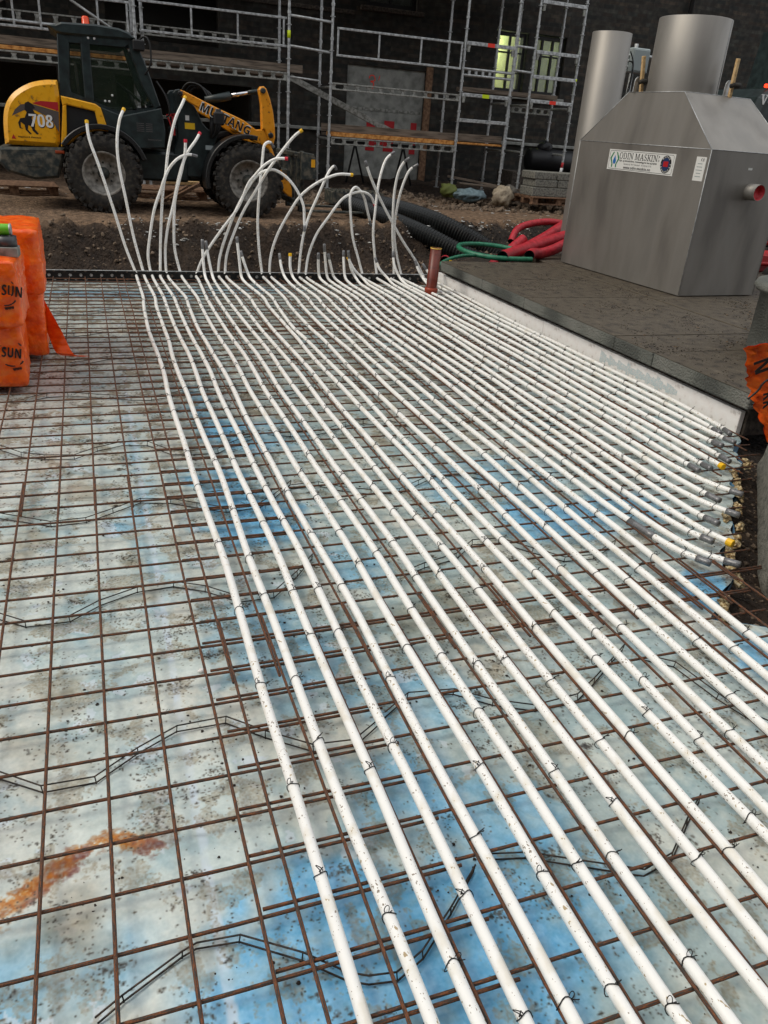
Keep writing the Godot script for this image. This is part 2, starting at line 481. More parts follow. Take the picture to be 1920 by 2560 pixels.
func film_image(x0, x1, z0, z1, w, h):
	# what lies on and under the film: bare blue board, milky film, mud, rust print, specks
	var na = noise(101, 1.6, 4); var nb = noise(102, 7.0, 4); var nc = noise(103, 30.0, 3); var nd = noise(104, 3.2, 5); var ne = noise(105, 90.0, 2)
	var buf := PackedByteArray(); buf.resize(w * h * 3)
	# coarse grid for the authored patches
	var gx := 128; var gz := 128
	var gb := PackedFloat32Array(); gb.resize(gx * gz)
	var gt := PackedFloat32Array(); gt.resize(gx * gz)
	for j in gz:
		for i in gx:
			var x = lerp(x0, x1, (i + 0.5) / gx); var z = lerp(z0, z1, (j + 0.5) / gz)
			var wx = x + 0.06 * nb.get_noise_2d(x, z) + 0.12 * nd.get_noise_2d(x, z); var wz = z + 0.06 * nb.get_noise_2d(x + 9.0, z) + 0.12 * nd.get_noise_2d(x + 5.0, z)
			var b = 0.0
			for k in range(0, BLUE.size(), 5):
				var ux = (wx - BLUE[k]) / BLUE[k + 2]; var uz = (wz - BLUE[k + 1]) / BLUE[k + 3]
				var q = ux * ux + uz * uz
				if q < 2.0: b = max(b, BLUE[k + 4] * (1.0 - smoothstep(0.45, 1.7, q)))
			var t = 0.0
			for k in range(0, TAN.size(), 5):
				var ux = (wx - TAN[k]) / TAN[k + 2]; var uz = (wz - TAN[k + 1]) / TAN[k + 3]
				var q = ux * ux + uz * uz
				if q < 1.6: t = max(t, TAN[k + 4] * (1.0 - smoothstep(0.5, 1.5, q)))
			gb[j * gx + i] = b; gt[j * gx + i] = t
	var o := 0
	for j in h:
		var z = lerp(z0, z1, (j + 0.5) / h)
		for i in w:
			var x = lerp(x0, x1, (i + 0.5) / w)
			var fx = clamp(float(i) / w * gx - 0.5, 0.0, gx - 1.001); var fz = clamp(float(j) / h * gz - 0.5, 0.0, gz - 1.001)
			var ix = int(fx); var iz = int(fz); var ax = fx - ix; var az = fz - iz
			var q0 = iz * gx + ix
			var bl = lerp(lerp(gb[q0], gb[q0 + 1], ax), lerp(gb[q0 + gx], gb[q0 + gx + 1], ax), az)
			var ta = lerp(lerp(gt[q0], gt[q0 + 1], ax), lerp(gt[q0 + gx], gt[q0 + gx + 1], ax), az)
			var a = na.get_noise_2d(x, z); var b = nb.get_noise_2d(x, z); var c = nc.get_noise_2d(x, z); var d = nd.get_noise_2d(x, z)
			# milky film
			var fi0 = ne.get_noise_2d(x, z)
			var R = 208.0 + 12.0 * b + 11.0 * c + 8.0 * fi0; var G = 210.0 + 11.0 * b + 11.0 * c + 8.0 * fi0; var B = 201.0 + 10.0 * b + 11.0 * c + 8.0 * fi0
			var cool = clamp(0.5 + a * 1.2, 0.0, 1.0)
			R -= 10.0 * cool; B += 5.0 * cool
			var wet = smoothstep(-0.18, 0.2, d + 0.4 * b + (0.12 if x > 0.45 + 0.2 * a else -0.2))
			R -= 30.0 * wet; G -= 20.0 * wet; B -= 13.0 * wet
			# blue board showing through
			var bb = clamp(bl * (0.95 + 0.9 * b) + 0.25 * (bl - 0.3) * c + max(0.0, d * 0.25 - 0.13), 0.0, 0.95)
			R = lerp(R, 112.0 + 46.0 * b + 30.0 * c + 14.0 * fi0, bb); G = lerp(G, 180.0 + 28.0 * b + 20.0 * c + 10.0 * fi0, bb); B = lerp(B, 222.0 + 14.0 * b + 14.0 * c + 8.0 * fi0, bb)
			# milky torn patches with a hard outline
			var pa = b * 0.8 + d * 0.5
			if x < 0.9 and pa > 0.36 and bl < 0.5:
				R = lerp(R, 214.0, 0.6); G = lerp(G, 222.0, 0.6); B = lerp(B, 230.0, 0.6)
			# joint of two boards seen through the film
			var sx = abs(x - 0.13 - 0.006 * d - 0.004 * b)
			if sx < 0.016 and z > -6.0: 
				var ks = (1.0 - smoothstep(0.006, 0.016, sx + 0.004 * c)) * clamp(0.6 + b, 0.0, 0.8)
				R = lerp(R, 206.0, ks); G = lerp(G, 218.0, ks); B = lerp(B, 230.0, ks)
			# mud wash and tan stains
			var far = smoothstep(-3.6, -5.0, z + d)  # more mud far off, also darkened for the reflected building
			var mud = clamp(smoothstep(0.19, 0.3, nd.get_noise_2d(x * 1.7 + 20.0, z * 1.3) + 0.5 * b + 0.25 * c + 0.12 * fi0) * (0.55 + 0.35 * far + 0.5 * fi0), 0.0, 1.0)
			mud = max(mud, ta * (0.75 + 0.6 * b))
			R = lerp(R, 128.0 + 30.0 * c, mud * 0.75); G = lerp(G, 116.0 + 26.0 * c, mud * 0.75); B = lerp(B, 94.0 + 22.0 * c, mud * 0.75)
			# far half greyed: mud plus a painted reflection of the dark building
			var far_grey = far * clamp(0.45 + 0.9 * c + 0.5 * b, 0.0, 0.85)
			R = lerp(R, 132.0, far_grey * 0.6); G = lerp(G, 127.0, far_grey * 0.6); B = lerp(B, 118.0, far_grey * 0.6)
			# rust print of an old bar
			if x > -0.5 and x < 0.2 and z > -1.6 and z < -1.2:
				var best = 9.0
				for k in range(0, RUST.size() - 2, 2):
					var p = Vector2(RUST[k], RUST[k + 1]); var v = Vector2(RUST[k + 2], RUST[k + 3]) - p
					var t = clamp((Vector2(x, z) - p).dot(v) / v.length_squared(), 0.0, 1.0)
					best = min(best, (Vector2(x, z) - p - v * t).length())
				var fi = ne.get_noise_2d(x * 0.7, z * 0.7)
				var ru = 1.0 - smoothstep(0.016, 0.034, best + 0.030 * b + 0.026 * c + 0.012 * fi)
				ru *= clamp(0.85 + 0.5 * c + 0.5 * fi, 0.25, 1.0)
				var pu = clamp(0.5 + 1.6 * nb.get_noise_2d(x + 3.0, z), 0.0, 1.0)
				R = lerp(R, lerp(176.0, 128.0, pu) + 44.0 * c, ru); G = lerp(G, lerp(106.0, 70.0, pu) + 34.0 * c, ru); B = lerp(B, lerp(40.0, 50.0, pu), ru)
			buf[o] = int(clamp(R, 0.0, 255.0)); buf[o + 1] = int(clamp(G, 0.0, 255.0)); buf[o + 2] = int(clamp(B, 0.0, 255.0))
			o += 3
	# specks and splashes of soil, in drifts
	var r := RandomNumberGenerator.new(); r.seed = 900 + w
	var ppm = w / (x1 - x0)
	var blot = []
	for i in 620:
		# clumps trodden off boots: a tight group of crumbs
		var cx = r.randf_range(x0, x1); var cz = r.randf_range(z0, z1)
		if nd.get_noise_2d(cx * 1.4 + 50.0, cz * 1.4 - 8.0) + 0.5 * nb.get_noise_2d(cx, cz) < -0.12: continue
		var spread = r.randf_range(0.012, 0.06)
		for k in r.randi_range(8, 60):
			var a0 = r.randf() * TAU; var q0 = spread * sqrt(-2.0 * log(max(0.001, r.randf()))) * 0.6
			blot.append(Vector3(cx + cos(a0) * q0, cz + sin(a0) * q0 * 0.7, 0.0008 + 0.0042 * pow(r.randf(), 2.5)))
	for i in 200000:
		var x = r.randf_range(x0, x1); var z = r.randf_range(z0, z1)
		var cl = nd.get_noise_2d(x * 1.4 + 50.0, z * 1.4 - 8.0) + 0.6 * nb.get_noise_2d(x, z) + (0.10 if z < -3.8 else 0.0)
		if r.randf() > 0.025 + 0.55 * smoothstep(0.02, 0.5, cl): continue
		blot.append(Vector3(x, z, 0.0008 + (0.0034 if z > -3.6 else 0.006) * pow(r.randf(), 3.0)))
	for bv in blot:
		var x = bv.x; var z = bv.y
		var rad = bv.z * ppm
		var px = (x - x0) * ppm; var pz = (z - z0) / (z1 - z0) * h
		var dark = r.randf_range(0.45, 1.0)
		var el = r.randf_range(0.6, 1.5)
		var ang = r.randf() * PI
		var R0 = r.randf_range(36.0, 84.0); var G0 = R0 * 0.88; var B0 = R0 * 0.72
		var n = int(ceil(rad * 1.6))
		for jy in range(-n, n + 1):
			for jx in range(-n, n + 1):
				var ux = (jx * cos(ang) + jy * sin(ang)) * el; var uy = (-jx * sin(ang) + jy * cos(ang)) / el
				var k = clamp(rad + 0.5 - sqrt(ux * ux + uy * uy) + r.randf_range(-0.4, 0.3), 0.0, 1.0) * dark
				if k <= 0.0: continue
				var qx = int(px) + jx; var qy = int(pz) + jy
				if qx < 0 or qy < 0 or qx >= w or qy >= h: continue
				var q = (qy * w + qx) * 3
				buf[q] = int(lerp(float(buf[q]), R0, k)); buf[q + 1] = int(lerp(float(buf[q + 1]), G0, k)); buf[q + 2] = int(lerp(float(buf[q + 2]), B0, k))
	var im := Image.create_from_data(w, h, false, Image.FORMAT_RGB8, buf)
	im.generate_mipmaps()
	return ImageTexture.create_from_image(im)

func film_edge(z):
	# right border of the film, cut along the diagonal foundation
	var n = 0.03 * sin(z * 17.0) + 0.02 * sin(z * 41.0 + 1.0)
	if z < -3.62: return 3.80
	if z < -1.9: return lerp(3.80, 2.16, (z + 3.62) / 1.72) + n
	return min(2.16 + (z + 1.9) * 1.1, 3.2) + n

func film_height(x, z, n1, n2):
	var f = n1.get_noise_2d(x * 0.8 + 4.0, z * 0.8)
	return 0.004 * n1.get_noise_2d(x, z) + 0.0035 * n2.get_noise_2d(x, z) + 0.005 * pow(max(0.0, 1.0 - abs(f) * 9.0), 2.0)

func make_film(called, x0, x1, z0, z1, nx, nz, tw, th):
	var n1 = noise(111, 3.0, 3); var n2 = noise(112, 12.0, 3)
	var s = mb(true)
	var P = []
	for j in nz + 1:
		var z = lerp(z0, z1, float(j) / nz)
		var row = []
		for i in nx + 1:
			var xr = min(x1, film_edge(z))
			var x = lerp(x0, xr, float(i) / nx)
			row.append(Vector3(x, film_height(x, z, n1, n2), z))
		P.append(row)
	for j in nz:
		for i in nx:
			var q = [P[j][i], P[j + 1][i], P[j + 1][i + 1], P[j][i + 1]]
			for k in [0, 2, 1, 0, 3, 2]:
				var v = q[k]
				s.set_uv(Vector2((v.x - x0) / (x1 - x0), (v.z - z0) / (z1 - z0)))
				s.add_vertex(v)
	var m := StandardMaterial3D.new()
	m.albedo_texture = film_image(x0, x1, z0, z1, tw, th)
	m.roughness = 0.2
	m.texture_repeat = false
	m.normal_enabled = true
	m.normal_texture = nrm(115, 0.02, 3.0)
	m.normal_scale = 0.35
	return struct(called, s, m)

# ---------------------------------------------------------------- terrain
func bank_edge(x): return -9.95 - 0.27 * clamp(x, -3.0, 9.0)

func ground_h(x, z, n1, n2, n3):
	var e = bank_edge(x) + 0.12 * n1.get_noise_2d(x, 0.0) * 2.0
	var s = e - z
	var t = smoothstep(-0.62, 0.04, s)
	var h = lerp(-0.10, 0.38, t)
	var rough = 0.10 * smoothstep(-1.2, -0.2, s) * (1.0 - smoothstep(0.0, 0.5, s))
	h += rough * n2.get_noise_2d(x, z) * 1.6 + rough * 0.6 * n3.get_noise_2d(x, z)
	h += 0.012 * n3.get_noise_2d(x, z) + 0.02 * n2.get_noise_2d(x * 0.5, z * 0.5) * t
	# rubble slope towards the building
	h += 0.34 * smoothstep(2.4, 5.2, s) * smoothstep(3.4, 5.0, x) * (0.8 + 0.5 * n1.get_noise_2d(x * 2.0, z * 2.0))
	# heap of black soil behind the slabs
	if x > 3.6 and z < -9.0: h += 0.22 * smoothstep(4.2, 5.2, x) * (1.0 - smoothstep(7.5, 9.0, x)) * smoothstep(-9.2, -9.9, z) * (1.0 - t)
	# paved strip behind the tank
	if x > 7.4 and z > -10.5 and z < -4.0: h = lerp(h, 0.1 + 0.01 * n2.get_noise_2d(x, z), smoothstep(7.5, 7.9, x) * smoothstep(-10.4, -9.6, z))
	# lower pit beside the diagonal edge
	if z > -4.4 and x > 1.8:
		var g = x - film_edge(z)
		h -= 0.06 * smoothstep(-0.05, 0.3, g)
		h += 0.02 * n2.get_noise_2d(x * 2.0, z * 2.0) * smoothstep(0.0, 0.2, g)
	return h

func steps(a, b, d):
	var r = []
	var n = max(1, int(ceil(abs(b - a) / d)))
	for i in n: r.append(lerp(a, b, float(i) / n))
	return r

func make_ground():
	var n1 = noise(121, 0.6, 3); var n2 = noise(122, 2.6, 4); var n3 = noise(123, 9.0, 3)
	var xs = steps(-60.0, -3.0, 6.0) + steps(-3.0, 10.0, 0.075) + steps(10.0, 70.0, 6.0) + [70.0]
	var zs = steps(-40.0, -17.2, 4.0) + steps(-17.2, -12.6, 0.16) + steps(-12.6, -8.6, 0.06) + steps(-8.6, -4.2, 0.5) + steps(-4.2, -0.6, 0.07) + steps(-0.6, 40.0, 4.0) + [40.0]
	var s = mb(true)
	var P = []
	var C = []
	for z in zs:
		var row = []; var cr = []
		for x in xs:
			var h = ground_h(x, z, n1, n2, n3)
			row.append(Vector3(x, h, z))
			var sd = bank_edge(x) - z
			# pale trodden road, dark freshly dug earth in the trench
			var road = smoothstep(-0.05, 0.25, sd + 0.25 * n2.get_noise_2d(x, z))
			var dug = c8(112, 101, 90).srgb_to_linear()
			var trod = c8(255, 240, 224).srgb_to_linear()
			var c = dug.lerp(trod, road)
			if x > 4.5 + n2.get_noise_2d(x, z) and sd < 0.0 and z < -8.5: c = c8(92, 90, 88).srgb_to_linear()
			if sd > 3.0 and x > 3.2: c = c.lerp(c8(140, 132, 124).srgb_to_linear(), smoothstep(3.0, 3.8, sd))
			cr.append(c)
		P.append(row); C.append(cr)
	for j in zs.size() - 1:
		for i in xs.size() - 1:
			for k in [[0, 0], [1, 1], [1, 0], [0, 0], [0, 1], [1, 1]]:
				s.set_color(C[j + k[0]][i + k[1]])
				s.add_vertex(P[j + k[0]][i + k[1]])
	struct("ground", s, M.soil)

# ---------------------------------------------------------------- reinforcement
func bar_mesh(length):
	var key = "_bar%.3f" % length
	if M.has(key): return M[key]
	var s = mb(true)
	var n = max(2, int(length / 0.25))
	var pts = []
	for i in n + 1:
		var t = float(i) / n
		pts.append(Vector3(0, 0.0015 * sin(t * 9.0 + length), lerp(-length / 2.0, length / 2.0, t)))
	tube(s, pts, 0.0046, 7)
	M[key] = mesh_of(s)
	return M[key]

func add_bar(parent, x0, z0, x1, z1, y):
	var a = Vector3(x0, y, z0); var b = Vector3(x1, y, z1)
	var L = snapped((b - a).length(), 0.05)
	var mi := MeshInstance3D.new()
	mi.name = "bar"
	mi.mesh = bar_mesh(L)
	mi.material_override = M["rust%d" % rng.randi_range(0, 2)]
	parent.add_child(mi, true)
	var c = (a + b) * 0.5
	mi.transform = Transform3D(Basis(Vector3.UP, atan2(b.x - a.x, b.z - a.z) + rng.randf_range(-0.002, 0.002)), c - parent.position)
	mi.rotate_object_local(Vector3.BACK, rng.randf() * TAU)

func cross_tie():
	# twisted wire knot that joins two bars
	if M.has("_knot"): return M["_knot"]
	var s = mb(true)
	var pts = []
	for i in 13:
		var a = TAU * i / 12.0
		pts.append(Vector3(cos(a) * 0.008, sin(a) * 0.010, sin(a) * 0.006))
	tube(s, pts, 0.0012, 4)
	var q = []
	for i in 11:
		var t = i / 10.0
		q.append(Vector3(0.010 * sin(t * 7.0), 0.010 + 0.016 * t, 0.012 * cos(t * 6.0) * t))
	tube(s, q, 0.0012, 4)
	M["_knot"] = mesh_of(s)
	return M["_knot"]

func rebar_mesh(label, xs_long, z_near, z_far, xa, xb, zs_cross, yo = 0.0):
	var t = thing("rebar_mesh", label, "rebar mesh", Vector3((xa + xb) * 0.5, 0, (z_near + z_far) * 0.5), 0, "rusty reinforcement mesh sheets on the film")
	for x in xs_long:
		var zn = z_near
		if x > 2.2 and z_near < -1.0: zn = min(z_near, -1.9 - (x - 2.16) / 1.64 * 1.72 + 0.07)
		if zn - z_far > 0.2: add_bar(t, x, zn, x, z_far, BAR_Y + 0.0085 + yo)
	for z in zs_cross:
		var r = xb
		if xb > 1.0 and z > -3.7: r = min(xb, film_edge(z) + 0.1 + rng.randf() * 0.05)
		if r - xa < 0.15: continue
		add_bar(t, xa + rng.randf_range(-0.006, 0.006), z, r, z + rng.randf_range(-0.004, 0.004), BAR_Y + yo)
	return t

func arith(a, d, n):
	var r = []
	for i in n: r.append(a + d * i)
	return r

func clip_edge(xs, z_near):
	# longitudinal bars that start where the film starts
	return xs

func make_rebar():
	var dz = -0.1443
	# left column of sheets
	rebar_mesh("rusty steel mesh sheet on the pale film at the near left", arith(-1.13, 0.15, 10), 0.25, -3.56, -1.25, 0.71, arith(-0.112, dz, 24))
	rebar_mesh("rusty steel mesh sheet beside the orange packs, behind the nearest left sheet", arith(-1.13, 0.15, 10), -3.22, -7.86, -1.25, 0.71, arith(-3.285, -0.1468, 32), 0.001)
	rebar_mesh("rusty steel mesh sheet at the far left, ending at the black perforated board", arith(-1.13, 0.15, 10), -7.5, -8.66, -1.25, 0.71, arith(-7.55, -0.15, 8), 0.002)
	# middle column
	rebar_mesh("rusty steel mesh sheet under the white pipes nearest the viewer", arith(0.302, 0.149, 15), 0.25, -2.27, 0.235, 2.62, arith(-0.128, dz, 15), 0.003)
	rebar_mesh("long rusty steel mesh sheet under the middle of the white pipes", arith(0.292, 0.149, 15), -1.91, -6.62, 0.232, 2.72, arith(-1.985, -0.1462, 32), 0.002)
	rebar_mesh("rusty steel mesh sheet under the white pipes where they bend upwards", arith(0.292, 0.149, 15), -6.27, -8.66, 0.232, 2.72, arith(-6.33, -0.15, 16), 0.003)
	# right column
	rebar_mesh("rusty steel mesh sheet ending along the diagonal foam edge on the right", arith(2.66, 0.149, 8), -3.0, -6.1, 2.42, 3.74, arith(-2.66, -0.1462, 24), 0.001)
	rebar_mesh("rusty steel mesh sheet at the far right below the white edge board", arith(2.66, 0.149, 8), -5.75, -8.62, 2.42, 3.74, arith(-5.8, -0.148, 19), 0.0)

# ---------------------------------------------------------------- wavy wire spacers
const SPACERS := [
	[-0.12,-1.01, -0.07,-1.04, 0.05,-1.10, 0.08,-1.11, 0.17,-1.10, 0.29,-1.02, 0.37,-0.95, 0.41,-0.93, 0.47,-0.92, 0.54,-0.95, 0.64,-1.03, 0.74,-1.12],
	[-0.60,-1.74, -0.47,-1.78, -0.35,-1.73, -0.24,-1.65, -0.11,-1.65, -0.00,-1.73, 0.11,-1.79, 0.25,-1.79, 0.35,-1.70, 0.47,-1.61, 0.59,-1.60, 0.69,-1.67],
	[-0.55,-2.58, -0.41,-2.50, -0.32,-2.43, -0.18,-2.43, -0.08,-2.51, 0.05,-2.57, 0.18,-2.58, 0.29,-2.52, 0.40,-2.42, 0.53,-2.42, 0.65,-2.55, 0.74,-2.67],
	[-0.47,-3.29, -0.26,-3.17, -0.12,-3.18, -0.01,-3.25, 0.11,-3.33, 0.24,-3.30, 0.35,-3.23, 0.47,-3.16, 0.63,-3.18, 0.71,-3.26, 0.82,-3.40],
	[0.81,-3.35, 0.95,-3.36, 1.05,-3.28, 1.18,-3.22, 1.32,-3.20, 1.45,-3.28, 1.58,-3.36, 1.72,-3.35, 1.84,-3.26],
	[-0.53,-4.09, -0.42,-3.97, -0.31,-3.92, -0.17,-3.90, -0.06,-3.99, 0.07,-4.05, 0.19,-4.03, 0.30,-3.88, 0.40,-3.86, 0.54,-3.86, 0.64,-3.96, 0.75,-4.03],
	[0.79,-1.14, 0.88,-1.12, 0.98,-1.07, 1.08,-1.02, 1.14,-0.99, 1.24,-1.01, 1.35,-1.09, 1.44,-1.15],
	[0.71,-1.69, 0.81,-1.76, 0.96,-1.74, 1.06,-1.66, 1.18,-1.60, 1.34,-1.61, 1.44,-1.67, 1.56,-1.75, 1.65,-1.81],
	[1.07,-2.46, 1.17,-2.50, 1.33,-2.54, 1.45,-2.64, 1.58,-2.63, 1.68,-2.52, 1.78,-2.42, 1.92,-2.41, 2.09,-2.50],
	[1.69,-1.74, 1.77,-1.68, 1.80,-1.50, 1.83,-1.40, 1.88,-1.33]]
const ORD := ["first", "second", "third", "fourth", "fifth", "sixth", "seventh", "eighth", "ninth", "tenth", "eleventh", "twelfth", "thirteenth", "fourteenth", "fifteenth", "sixteenth", "seventeenth", "eighteenth", "nineteenth", "twentieth", "twenty-first", "twenty-second", "twenty-third", "twenty-fourth", "twenty-fifth", "twenty-sixth", "twenty-seventh", "twenty-eighth", "twenty-ninth", "thirtieth", "thirty-first", "thirty-second", "thirty-third", "thirty-fourth"]

func spacer(pts, label):
	var P = []
	for q in pts: P.append(Vector3(q.x, 0.006, q.y))
	var C = catmull(P, 1)
	var o = P[int(P.size() / 2.0)]
	o.y = 0.0
	var t = thing("wire_spacer", label, "wire spacer", o, 0, "wavy wire spacers under the mesh")
	var lo = []; var hi = []
	for c in C:
		lo.append(c - o); hi.append(c - o + Vector3(0.003 * sin(c.x * 9.0), 0.0245, 0.004 * cos(c.x * 7.0)))
	var s = mb(true); tube(s, lo, 0.0023, 5); obj("bottom_wire", s, M.spacer, t)
	s = mb(true); tube(s, hi, 0.0023, 5); obj("top_wire", s, M.spacer, t)
	var run = 0.04
	for i in range(1, lo.size()):
		run += (lo[i] - lo[i - 1]).length()
		if run > 0.07:
			run = 0.0
			s = mb(true); tube(s, [lo[i] + Vector3(0, -0.004, 0), hi[i] + Vector3(0, 0.002, 0)], 0.0017, 5)
			obj("leg", s, M.spacer, t)

func make_spacers():
	var lab = ["wavy wire spacer nearest the viewer, crossing under the first four pipes",
		"wavy wire spacer at the near left, second strip above the rust stain",
		"wavy wire spacer ending in a knot beside the third and fourth pipe",
		"wavy wire spacer crossing the doubled bars at the left, fourth strip from below",
		"wavy wire spacer under the middle pipes, continuing the fourth strip",
		"wavy wire spacer at the left just in front of the orange packs",
		"wavy wire spacer under the fifth to twelfth pipe near the bottom",
		"wavy wire spacer under the fifth to fourteenth pipe, second from below",
		"wavy wire spacer under the middle pipes, third from below",
		"short wavy wire spacer under the pipes at the right border"]
	for k in SPACERS.size():
		var pts = []
		for i in range(0, SPACERS[k].size(), 2): pts.append(Vector2(SPACERS[k][i], SPACERS[k][i + 1]))
		spacer(pts, lab[k])
	var row = 0
	var rows = [[-4.1, 0.85, 2.9], [-4.85, -0.45, 1.4], [-4.9, 1.5, 3.3], [-5.65, -0.2, 1.6], [-5.7, 1.8, 3.6], [-6.45, -0.3, 1.5], [-6.5, 1.7, 3.5], [-7.2, -0.35, 1.7], [-7.95, -0.3, 1.6], [-3.3, 1.95, 2.6]]
	for r in rows:
		var pts = []
		var x = r[1]
		var k = 0
		while x < r[2]:
			pts.append(Vector2(x, r[0] + 0.075 * [0.0, 0.8, 1.0, 0.3, -0.7, -1.0, -0.4][(k + row * 3) % 7] + rng.randf_range(-0.01, 0.01)))
			x += 0.12; k += 1
		spacer(pts, "thin wavy wire spacer of the far field, %s strip counted from the front" % ORD[row])
		row += 1

# ---------------------------------------------------------------- white heating pipes
const PX := [0.373, 0.483, 0.584, 0.676, 0.766, 0.879, 0.975, 1.071, 1.173, 1.266, 1.362, 1.483, 1.558, 1.679, 1.800, 1.904, 2.005, 2.122, 2.233, 2.319, 2.416, 2.507, 2.608, 2.697, 2.805, 2.897, 3.003, 3.104, 3.192, 3.297, 3.403, 3.514, 3.606, 3.697]
const PX76 := [0.415, 0.520, 0.599, 0.691, 0.799, 0.905, 0.990, 1.081, 1.171, 1.279, 1.402, 1.535, 1.620, 1.742, 1.853, 1.975, 2.076, 2.178, 2.289, 2.390, 2.481, 2.562, 2.654, 2.755, 2.856, 2.947, 3.059, 3.140, 3.241, 3.322, 3.423, 3.535, 3.636, 3.717]
const PXB := [0.42, 0.50, 0.58, 0.66, 0.74, 0.88, 1.03, 1.11, 1.185, 1.27, 1.35, 1.49, 1.59, 1.75, 1.84, 1.965, 2.055, 2.16, 2.24, 2.36, 2.45, 2.54, 2.64, 2.76, 2.84, 2.91, 3.07, 3.14, 3.24, 3.29, 3.38, 3.57, 3.66, 3.74]
const ENDS := {19: [2.34, -2.19], 20: [2.45, -2.14], 21: [2.49, -2.35], 22: [2.57, -2.32], 23: [2.64, -2.49], 24: [2.83, -2.56], 25: [2.85, -2.72], 26: [3.03, -2.76], 27: [3.01, -3.07], 28: [3.08, -3.06], 29: [3.19, -3.09], 30: [3.29, -3.15], 31: [3.41, -3.35], 32: [3.55, -3.40], 33: [3.58, -3.56], 34: [3.64, -3.54]}
